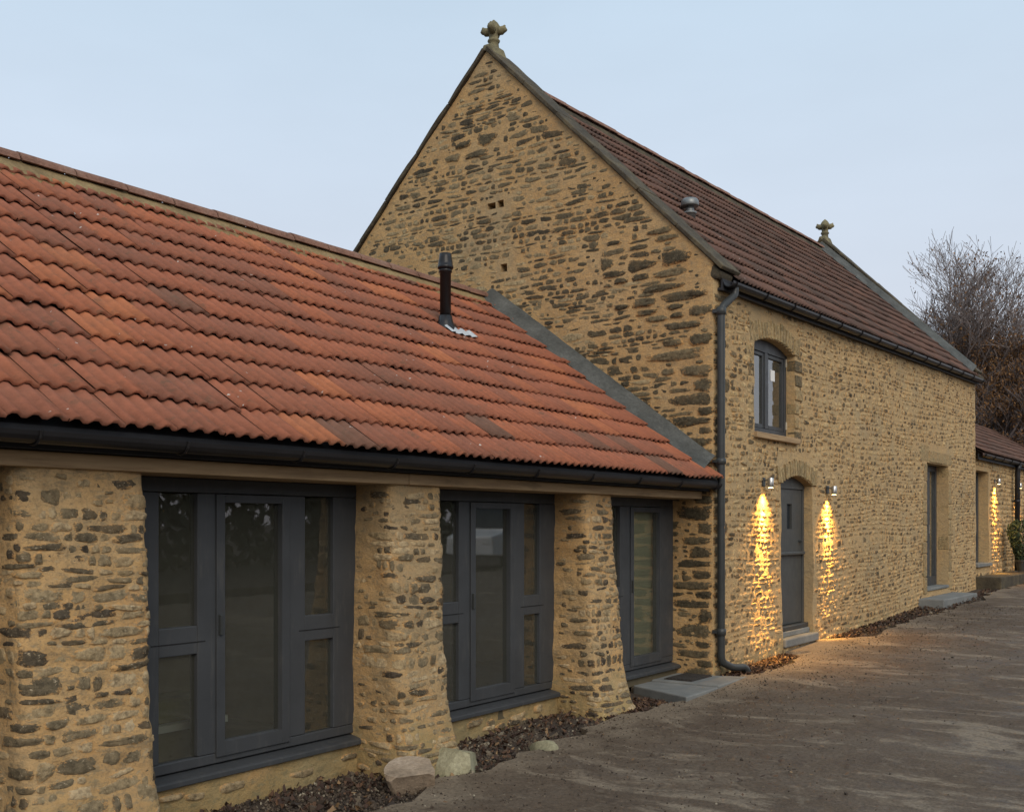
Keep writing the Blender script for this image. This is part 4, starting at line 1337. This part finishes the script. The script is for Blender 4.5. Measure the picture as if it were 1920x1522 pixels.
# low bench put in for the olive and white patch in the near bay
st = empty('window_seat', (-6.75, 0.9, 0.02), 'low pale ledge with olive cushion inside the nearest full glazed bay', 'seat')
MB().box((-7.3, 0.75, 0.30), (-6.2, 1.15, 0.345)).build('top', mt_white, st)
MB().box((-7.28, 0.80, 0.02), (-6.22, 1.13, 0.298)).build('base', mt_plaster, st)
MB().box((-7.2, 0.78, 0.347), (-6.3, 1.12, 0.50)).build('cushion', plain('olive_cushion', (0.20, 0.19, 0.06), 0.9, 0.3, 6), st, bevel=0.04)

# vent pipe
vp = obj('vent_pipe', None, wing, None, Matrix.Translation((-2.25, 2.05, 3.7)))
vx, vy = -2.27, 2.0
vz = lez + (vy+0.11)*lsl
MB().lathe([(0.15, -0.08), (0.13, 0.0), (0.082, 0.08), (0.068, 0.15)], (vx, vy, vz), 14).build('boot', mt_black, vp, smooth=True)
MB().lathe([(0.058, 0.05), (0.058, 0.60), (0.068, 0.602), (0.068, 0.64), (0.058, 0.642)], (vx, vy, vz), 14).build('pipe', mt_black, vp, smooth=True)
MB().lathe([(0.058, 0.64), (0.084, 0.642), (0.084, 0.67), (0.079, 0.672), (0.076, 0.71), (0.066, 0.76), (0.064, 0.80)], (vx, vy, vz), 12).build('cap', mt_black, vp, smooth=True)
V, F = [], []
for i in range(13):
    x = vx - 0.14 + 0.46*i/12
    for j, dy in enumerate((-0.10, -0.20 - 0.008*random.random() - 0.012*math.sin(i*1.9))):
        y = vy + dy
        V.append((x, y, lez + (y+0.115)*lsl + 0.088 + 0.016*math.sin(i*1.9)))
for i in range(12): F.append((i*2+1, i*2+3, i*2+2, i*2))
obj('lead_flashing', mesh_np('lead_flashing', V, F, True), vp, mt_lead)

# ------------------------------------------------------------------ far wing
far = empty('far_wing', (18.5, 2.5, 0.4), 'low stone range beyond the barn with dark tiled roof and lamplit wall', 'building')
FX0, FX1, FZ = BL+0.02, 27.0, 3.14
fdo = (13.12, 14.38, 0.80, 2.83)
def S_far(u, v, d):
    return np.stack([u, 0.03 - d - 0.03*fbm(u*0.9+7, v*0.9, 2), v], 1)
fw = wall_build('front_wall', [(FX0, -0.1), (FX1, -0.1), (FX1, FZ), (FX0, FZ)], [[(fdo[0], fdo[2]), (fdo[1], fdo[2]), (fdo[1], fdo[3]), (fdo[0], fdo[3])]], S_far, mt_mortar_front, far, 0.3, 0.09)
def in_far(u, v, L, h): return FX0+0.02 < u-L/2 and u+L/2 < FX1 and v < FZ-0.05 and not (fdo[0]-0.05 < u+L/2 and u-L/2 < fdo[1]+0.1 and fdo[2]-0.1 < v < fdo[3]+0.1)
rf_ = Rubble(); rf_.add(layout(FX0, 21, 0.1, FZ, in_far, (0.06, 0.10), (0.08, 0.24), (), 0.12), S_far, mt_stone_front, fw, (0.008, 0.024)); rf_.build(40)
fd = obj('glazed_door', None, far, None, Matrix.Translation((13.3, 0.2, 0.8)))
bars([((fdo[0], 0.24, fdo[2]+0.05), (fdo[0]+0.1, 0.31, fdo[3])), ((fdo[1]-0.1, 0.24, fdo[2]+0.05), (fdo[1], 0.31, fdo[3])), ((fdo[0]+0.102, 0.24, fdo[3]-0.1), (fdo[1]-0.102, 0.31, fdo[3])), ((fdo[0]+0.102, 0.24, fdo[2]+0.05), (fdo[1]-0.102, 0.31, fdo[2]+0.3))], 'frame', mt_paint, fd)
MB().add([(fdo[0]+0.1, 0.27, fdo[2]+0.3), (fdo[1]-0.1, 0.27, fdo[2]+0.3), (fdo[1]-0.1, 0.27, fdo[3]-0.1), (fdo[0]+0.1, 0.27, fdo[3]-0.1)], [(0, 1, 2, 3)]).build('pane', mt_glass, fd)
MB().box((fdo[0], -0.03, fdo[2]-0.03), (fdo[1]+0.1, 0.30, fdo[2]+0.045)).build('sill', mt_slab, fd, bevel=0.01)
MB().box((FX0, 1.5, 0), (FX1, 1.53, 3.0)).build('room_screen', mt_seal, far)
sh = MB(); sh.box((FX1-0.3, 0.35, 0), (FX1, 4.6, 3.1)); sh.box((FX0, 4.3, 0), (FX1-0.31, 4.6, 3.1)); sh.build('end_wall', mt_mortar_front, far)
rf = MB()
for y0, z0, y1, z1 in ((-0.14, FZ+0.03, 2.3, 4.75), (2.3, 4.75, 4.74, FZ+0.03)):
    rf.add([(FX0, y0, z0), (FX1+0.1, y0, z0), (FX1+0.1, y1, z1), (FX0, y1, z1), (FX0, y0, z0-0.05), (FX1+0.1, y0, z0-0.05), (FX1+0.1, y1, z1-0.05), (FX0, y1, z1-0.05)], [(0, 1, 2, 3), (7, 6, 5, 4), (0, 4, 5, 1), (1, 5, 6, 2)])
far_roof = rf.build('roof', mt_tile_barn, far)
Uf = Vector((0, 2.44, 4.75-FZ-0.03)).normalized(); Nf = Vector((1, 0, 0)).cross(Uf).normalized()
tile_roof(far_roof, Vector((FX0+0.02, -0.15, FZ+0.035)), Uf, Nf, FX1-FX0, 8, TW, EX, mt_tile_barn, 40)
gutter(far, FX0+0.01, FX1, -0.13, FZ+0.015, 0.06, 0)
MB().box((FX0, -0.065, FZ-0.10), (FX1, -0.04, FZ+0.02)).build('fascia', mt_fascia_deck_shade, far)
downpipe(far, [(16.95, -0.13, FZ-0.03), (16.95, -0.10, FZ-0.2), (16.95, -0.09, 0.46)], 0.06, [(16.95, -0.09, 2.2, 0.07)], mt_black)
MB().prism([(12.97, -0.50, 0.25), (17.2, -0.52, 0.25), (17.2, 0.02, 0.25), (12.97, 0.02, 0.25)], (0, 0, 0.33)).build('raised_step', mt_coping, far, bevel=0.02)

# ------------------------------------------------------------------ wall lamps
def wall_lamp(x, z0, yw, label, power):
    t = empty('wall_lamp', (x, yw, z0), label, 'wall lamp', 'steel downlights on the stone walls')
    MB().box((x-0.035, yw-0.022, z0-0.02), (x+0.035, yw+0.01, z0+0.09)).build('back_plate', mt_iron, t, bevel=0.006)
    MB().tube([(x, yw-0.02, z0+0.055), (x, yw-0.075, z0+0.055), (x, yw-0.10, z0+0.04)], 0.010, 8).build('arm', mt_steel, t, smooth=True)
    m = MB()
    m.lathe([(0.034, -0.035), (0.036, -0.03), (0.036, 0.075), (0.030, 0.085), (0.008, 0.088)], (x, yw-0.10, z0), 14)
    m.build('head', mt_steel, t, smooth=True)
    MB().lathe([(0.010, -0.0395), (0.029, -0.0395), (0.029, -0.0365), (0.010, -0.0365)], (x, yw-0.10, z0), 14).build('lens', mt_glow, t)
    for size, tilt, pw in ((36, 8.0, power), (110, 4, power*0.22)):     # reflector beam and its spill
        ld = bpy.data.lights.new('lamp_beam', 'SPOT')
        ld.energy = pw
        ld.color = (1.0, 0.53, 0.11)
        ld.spot_size = R(size)
        ld.spot_blend = 1.0
        ld.shadow_soft_size = 0.025
        obj('lamp_beam', ld, t, None, Matrix.Translation((x, yw-0.10, z0-0.045)) @ Euler((R(tilt), 0, 0)).to_matrix().to_4x4())
wall_lamp(1.42, 2.14, 0.0, 'lit steel downlight on the wall left of the stable door', 1000)
wall_lamp(3.74, 2.11, 0.0, 'lit steel downlight on the wall right of the stable door', 1000)
wall_lamp(14.95, 2.62, 0.03, 'lit downlight on the far range between its door and black downpipe', 1000)
wall_lamp(17.45, 2.60, 0.03, 'lit downlight on the far range just beyond the black downpipe', 1000)

# ------------------------------------------------------------------ boulders
def boulder(name, c, dims, mat, label, seed, flat=0.0, rotz=0.0):
    bm = bmesh.new()
    bmesh.ops.create_icosphere(bm, subdivisions=3, radius=1.0)
    rs = np.random.default_rng(seed)
    planes = [Vector(rs.normal(size=3)).normalized() for _ in range(9)]
    offs = rs.uniform(0.48, 0.75, 9)
    for v in bm.verts:
        p = v.co.copy()
        for n_, o_ in zip(planes, offs):
            d_ = p.dot(n_)
            if d_ > o_: p -= n_*(d_-o_)*0.97
        if flat and p.z > flat: p.z = flat + (p.z-flat)*0.12
        n2 = float(fbm(p.x*2.3+seed, p.y*2.3+p.z*1.7, 3))
        p *= 1.10 + 0.08*n2
        v.co = Vector((p.x*dims[0], p.y*dims[1], p.z*dims[2]))
    me = bpy.data.meshes.new(name); bm.to_mesh(me); bm.free()
    me.polygons.foreach_set('use_smooth', [True]*len(me.polygons))
    o = obj(name, me, None, mat, Matrix.Translation(c) @ Euler((0.1, -0.12, rotz)).to_matrix().to_4x4())
    me.set_sharp_from_angle(angle=R(28))
    tag(o, label, 'boulder', 'loose boulders at the foot of the piers')
boulder('boulder', (-5.44, -0.24, -0.11), (0.25, 0.19, 0.19), mt_rock_pink, 'pinkish flat topped boulder at the pier foot, nearer of the two', 3, 0.45, 0.25)
boulder('boulder', (-4.88, -0.22, -0.11), (0.22, 0.19, 0.17), mt_rock_pale, 'rounded pale green grey boulder against the pier foot', 8, 0, 0.4)
boulder('boulder', (-3.95, -0.34, -0.16), (0.17, 0.14, 0.10), mt_rock_pale, 'small pale angular rock lying alone in the bed by the driveway edge', 13, 0, 0.9)

# ------------------------------------------------------------------ leaf litter and clods in the beds
def strip_y(x):
    ex = np.interp(x, [p_[0] for p_ in EDGE if p_[0] < -1.5 or p_[0] > 0.02 and not 1.9 < p_[0] < 3.7], [p_[1] for p_ in EDGE if p_[0] < -1.5 or p_[0] > 0.02 and not 1.9 < p_[0] < 3.7])
    return ex
k = M('dead_leaf')
c = k.ramp(k.rnd(), [(0, (0.032, 0.019, 0.014)), (0.6, (0.065, 0.036, 0.024)), (0.9, (0.12, 0.065, 0.035)), (1, (0.25, 0.16, 0.08))])
k.col(c).rough(0.8); mt_leaf = k.m
k = M('soil_clod')
c = k.ramp(k.rnd(), [(0, (0.035, 0.027, 0.022)), (0.7, (0.085, 0.063, 0.045)), (0.93, (0.15, 0.12, 0.085)), (1, (0.32, 0.28, 0.21))])
k.col(c).rough(0.95); k.bump(k.noise(60, 5), 0.6, 0.006); mt_clod = k.m
lm, cm = MB(), MB()
OCT = [(1,0,0),(-1,0,0),(0,1,0),(0,-1,0),(0,0,1),(0,0,-1)]
OF = [(0,2,4),(2,1,4),(1,3,4),(3,0,4),(2,0,5),(1,2,5),(3,1,5),(0,3,5)]
def bed(x0, x1, yin, nl, nc, dens=None):
    for i in range(nl + nc):
        x = random.uniform(x0, x1)
        ye = float(strip_y(x)) + 0.02
        y = ye + (yin - ye)*random.random()**0.8
        z0 = float(G(x)) - 0.022
        if i < nl:
            s = random.uniform(0.012, 0.032)
            rt = Euler((random.uniform(-0.7, 0.7), random.uniform(-0.7, 0.7), random.uniform(0, 6.3))).to_matrix()
            pts = [(-1, 0, 0), (-0.3, -0.55, 0.15), (0.6, -0.4, 0.1), (1.1, 0, 0.3), (0.5, 0.45, 0.1), (-0.4, 0.5, 0.2)]
            lm.add([Vector((x, y, z0 + 0.03*random.random() + 0.012)) + rt @ (Vector(q)*s) for q in pts], [(0, 1, 2, 3, 4, 5)])
        else:
            s = random.uniform(0.005, 0.018)*(2.6 if random.random() < 0.03 else 1)
            rt = Euler((random.random()*6, random.random()*6, random.random()*6)).to_matrix()
            cm.add([Vector((x, y, z0 + s*0.25)) + rt @ Vector((q[0]*s*random.uniform(.6, 1.3), q[1]*s*random.uniform(.6, 1.3), q[2]*s*random.uniform(.4, .9))) for q in OCT], OF)
bed(-8.6, -1.5, 0.42, 1300, 11000)
bed(-2.6, -1.5, 0.1, 500, 200)
bed(0.1, 2.0, 0.0, 800, 700)
bed(3.35, 8.5, 0.0, 900, 1500)
bed(8.5, 13.0, -0.25, 300, 600)
for i in range(170):                            # a few blown onto the concrete
    x = random.gauss(-3.6, 0.5) if i < 60 else random.uniform(-6, 9); y = random.gauss(-2.2, 0.25) if i < 60 else random.uniform(-3.5, -0.6)
    s = random.uniform(0.012, 0.03)
    rt = Euler((random.uniform(-0.3, 0.3), random.uniform(-0.3, 0.3), random.uniform(0, 6.3))).to_matrix()
    z0 = float(G(x)) + 0.04
    lm.add([Vector((x, y, z0)) + rt @ (Vector(q)*s) for q in [(-1, 0, 0), (0, -0.5, 0.1), (1, 0, 0.2), (0, 0.5, 0.1)]], [(0, 1, 2, 3)])
for i in range(5200):
    x = random.uniform(-8, 9); ye = float(strip_y(x))
    y = ye - abs(random.gauss(0, 1.0))
    if y < -4.5 or (-1.5 < x < 0.3 and y > -0.4) or (1.9 < x < 3.7 and y > -0.35): continue
    s_ = random.uniform(0.003, 0.010)*(2.2 if random.random() < 0.03 else 1)
    rt = Euler((random.random()*6, random.random()*6, random.random()*6)).to_matrix()
    zz = float(G(x)) + 0.022 + 0.02*float(fbm(x*0.7, y*0.7, 3))
    cm.add([Vector((x, y, zz + s_*0.3)) + rt @ Vector((q[0]*s_*random.uniform(.6, 1.3), q[1]*s_, q[2]*s_*random.uniform(.5, .9))) for q in OCT], OF)
o = lm.build('leaf_litter', mt_leaf, None); tag(o, 'brown dead leaves drifted in the soil beds along the walls', 'leaves', kind='stuff')
o = cm.build('soil_clods', mt_clod, None); tag(o, 'dark soil clods and stone chips in the beds along the walls', 'soil', kind='stuff')

# ------------------------------------------------------------------ winter tree beyond the far range
k = M('winter_bark')
c = k.ramp(k.noise(9, 4), [(0.3, (0.15, 0.122, 0.115)), (0.7, (0.25, 0.21, 0.195))]); k.col(c).rough(0.95); mt_bark = k.m
k = M('russet_leaf')
c = k.ramp(k.rnd(), [(0, (0.085, 0.045, 0.022)), (0.6, (0.16, 0.08, 0.032)), (1, (0.24, 0.125, 0.045))]); k.col(c).rough(0.85); mt_russet = k.m
def tree(name, base, height, label, seed, leafc=None, group=None, levels=5, spread=1.0):
    rs = random.Random(seed)
    t = empty(name, base, label, 'tree', group)
    trunk, twig, lv = MB(), MB(), MB()
    def branch(p, d, L, r, lev):
        n = 4 if lev < 3 else 3
        pts, rads = [p.copy()], [r]
        q = p.copy()
        dd = d.copy()
        for i in range(n):
            dd = (dd + Vector((rs.gauss(0, .12), rs.gauss(0, .12), rs.gauss(0.06, .08)))).normalized()
            q = q + dd*(L/n)
            pts.append(q.copy()); rads.append(max(0.006, r*(1-(0.55 if lev < levels else 0.8)*(i+1)/n)))
        (trunk if lev < 2 else twig).tube(pts, rads, 7 if lev < 2 else (4 if lev < 4 else 3), cap=False)
        if lev >= levels:
            if leafc and rs.random() < leafc(pts[-1]):
                for _ in range(9):
                    c0 = pts[rs.randrange(1, len(pts))] + Vector((rs.gauss(0, .12), rs.gauss(0, .12), rs.gauss(0, .12)))
                    s = rs.uniform(0.03, 0.06)
                    rt = Euler((rs.uniform(0, 6), rs.uniform(0, 6), rs.uniform(0, 6))).to_matrix()
                    lv.add([c0 + rt @ (Vector(v)*s) for v in ((-1, 0, 0), (0, -.5, .1), (1, 0, .2), (0, .5, .1))], [(0, 1, 2, 3)])
            return
        k_ = {0: 8, 1: 7, 2: 6, 3: 5, 4: 4}[lev]
        for j in range(k_):
            f = 0.32 + 0.68*(j+0.5)/k_ if lev else 0.25 + 0.75*(j+0.5)/k_
            i = min(int(f*n), n-1)
            pp = pts[i].lerp(pts[i+1], f*n-i)
            ax = Vector((rs.gauss(0, 1), rs.gauss(0, 1), rs.gauss(0, 0.35))).normalized()
            nd = (dd*rs.uniform(0.55, 1.0) + ax*rs.uniform(0.5, 0.95)*spread + Vector((0, 0, 0.16))).normalized()
            branch(pp, nd, L*rs.uniform(0.50, 0.72), max(0.006, rads[i]*rs.uniform(0.45, 0.62)), lev+1)
        branch(pts[-1], dd, L*0.6, rads[-1], lev+1)
    branch(Vector(base), Vector((0, 0, 1)), height*0.45, height*0.022, 0)
    trunk.build('trunk', mt_bark, t, smooth=True)
    twig.build('crown', mt_bark, t)
    if lv.v: lv.build('dead_leaves', mt_russet, t)
    return t
tree('bare_tree', (27.5, 3.55, 0.5), 10.0, 'tall bare tree with clinging russet leaves behind the barn corner', 5, lambda p: 0.42 if (p.z < 7.6) else 0.06, 'winter trees beyond the barn', 5, 0.98)
tree('bare_tree', (33.0, 3.3, 0.6), 7.5, 'dense dark leafless tree low behind the far range roof', 9, lambda p: 0.5 if p.z < 5 else 0.1, 'winter trees beyond the barn')

# clipped conifer by the far downpipe
k = M('dark_conifer')
c = k.ramp(k.rnd(), [(0, (0.02, 0.035, 0.018)), (1, (0.06, 0.085, 0.045))]); k.col(c).rough(0.8); mt_con = k.m
cp = empty('potted_conifer', (15.75, -0.42, 0.6), 'dark green conifer in a pot beside the far black downpipe', 'shrub')
m = MB()
for i in range(1700):
    zz = random.random()
    rr = (0.10 + 0.22*min(1, zz*1.6))*math.sqrt(max(0.05, 1-max(0, zz-0.75)**2*12))
    a = random.random()*6.28
    p = Vector((15.75+rr*math.cos(a)*random.uniform(0.7, 1.05), -0.42+rr*math.sin(a)*random.uniform(0.7, 1.05), 0.82+zz*0.95))
    rt = Euler((random.random()*6, random.random()*6, random.random()*6)).to_matrix()
    m.add([p + rt @ (Vector(v)*0.05) for v in ((-1, 0, 0), (0, -.3, 0), (1, 0, 0), (0, .3, 0))], [(0, 1, 2, 3)])
m.build('foliage', mt_con, cp)
MB().tube([(15.75, -0.42, 0.7), (15.75, -0.42, 1.5)], [0.03, 0.012], 6).build('stem', mt_bark, cp)
MB().lathe([(0.11, 0), (0.15, 0.22), (0.165, 0.225), (0.165, 0.26), (0.14, 0.26), (0.135, 0.21)], (15.75, -0.42, 0.61), 14).build('pot', mt_iron, cp)

# ------------------------------------------------------------------ yard behind the viewer, seen only in the glass
van = empty('parked_van', (17.0, -13.6, 0.42), 'white van parked across the yard, mirrored in the middle glazed bay', 'van')
vx0, vy0, vz0 = 14.6, -14.5, 0.40
side = [(0.0, 0.35), (0.0, 0.95), (0.75, 1.12), (1.45, 1.85), (4.9, 1.9), (5.0, 0.35)]
MB().prism([(vx0+a, vy0+1.8, vz0+b) for a, b in side], (0, -1.8, 0)).build('body', mt_van, van, bevel=0.06)
MB().prism([(vx0+a, vy0+1.812, vz0+b) for a, b in ((1.05, 1.15), (1.55, 1.72), (2.2, 1.72), (2.2, 1.15))], (0, -1.824, 0)).build('side_window', mt_darkglass, van)
MB().add([(vx0+0.80, vy0+0.12, vz0+1.20), (vx0+1.40, vy0+0.12, vz0+1.82), (vx0+1.40, vy0+1.68, vz0+1.82), (vx0+0.80, vy0+1.68, vz0+1.20)], [(0, 3, 2, 1)]).build('windscreen', mt_darkglass, van, mw=Matrix.Translation((-0.02, 0, 0.02)))
for a in (0.9, 4.1):
    for yy in (vy0+1.83, vy0-0.03+0.2):
        MB().tube([(vx0+a, yy, vz0+0.32), (vx0+a, yy-0.2, vz0+0.32)], 0.32, 18).build('wheel', mt_tyre, van)
MB().box((vx0+2.6, vy0+1.804, vz0+1.25), (vx0+3.9, vy0+1.808, vz0+1.38)).build('red_stripe', mt_red, van)
for yy in (vy0+0.15, vy0+1.45): MB().box((vx0-0.02, yy, vz0+0.7), (vx0+0.06, yy+0.2, vz0+0.88)).build('headlight', mt_white, van)

hd = empty('boundary_hedge', (4, -22, 0), 'tall dark hedge along the far side of the yard behind the viewer', 'hedge')
m = MB()
k = M('hedge_leaf')
c = k.ramp(k.rnd(), [(0, (0.03, 0.034, 0.018)), (0.6, (0.07, 0.07, 0.035)), (1, (0.12, 0.10, 0.055))]); k.col(c).rough(0.85); mt_hedge = k.m
for i in range(15000):
    x = random.uniform(-28, 60)
    top = 4.3 + 1.6*float(fbm(x*0.25, 2.2, 3))
    y = -22 + random.gauss(0, 0.7)
    z0 = random.random()**0.8*top
    s = random.uniform(0.14, 0.34)
    rt = Euler((random.random()*6, random.random()*6, random.random()*6)).to_matrix()
    m.add([Vector((x, y, z0)) + rt @ (Vector(v)*s) for v in ((-1, 0, 0), (0, -.6, .1), (1, 0, .2), (0, .6, .1))], [(0, 1, 2, 3)])
m.build('foliage', mt_hedge, hd)
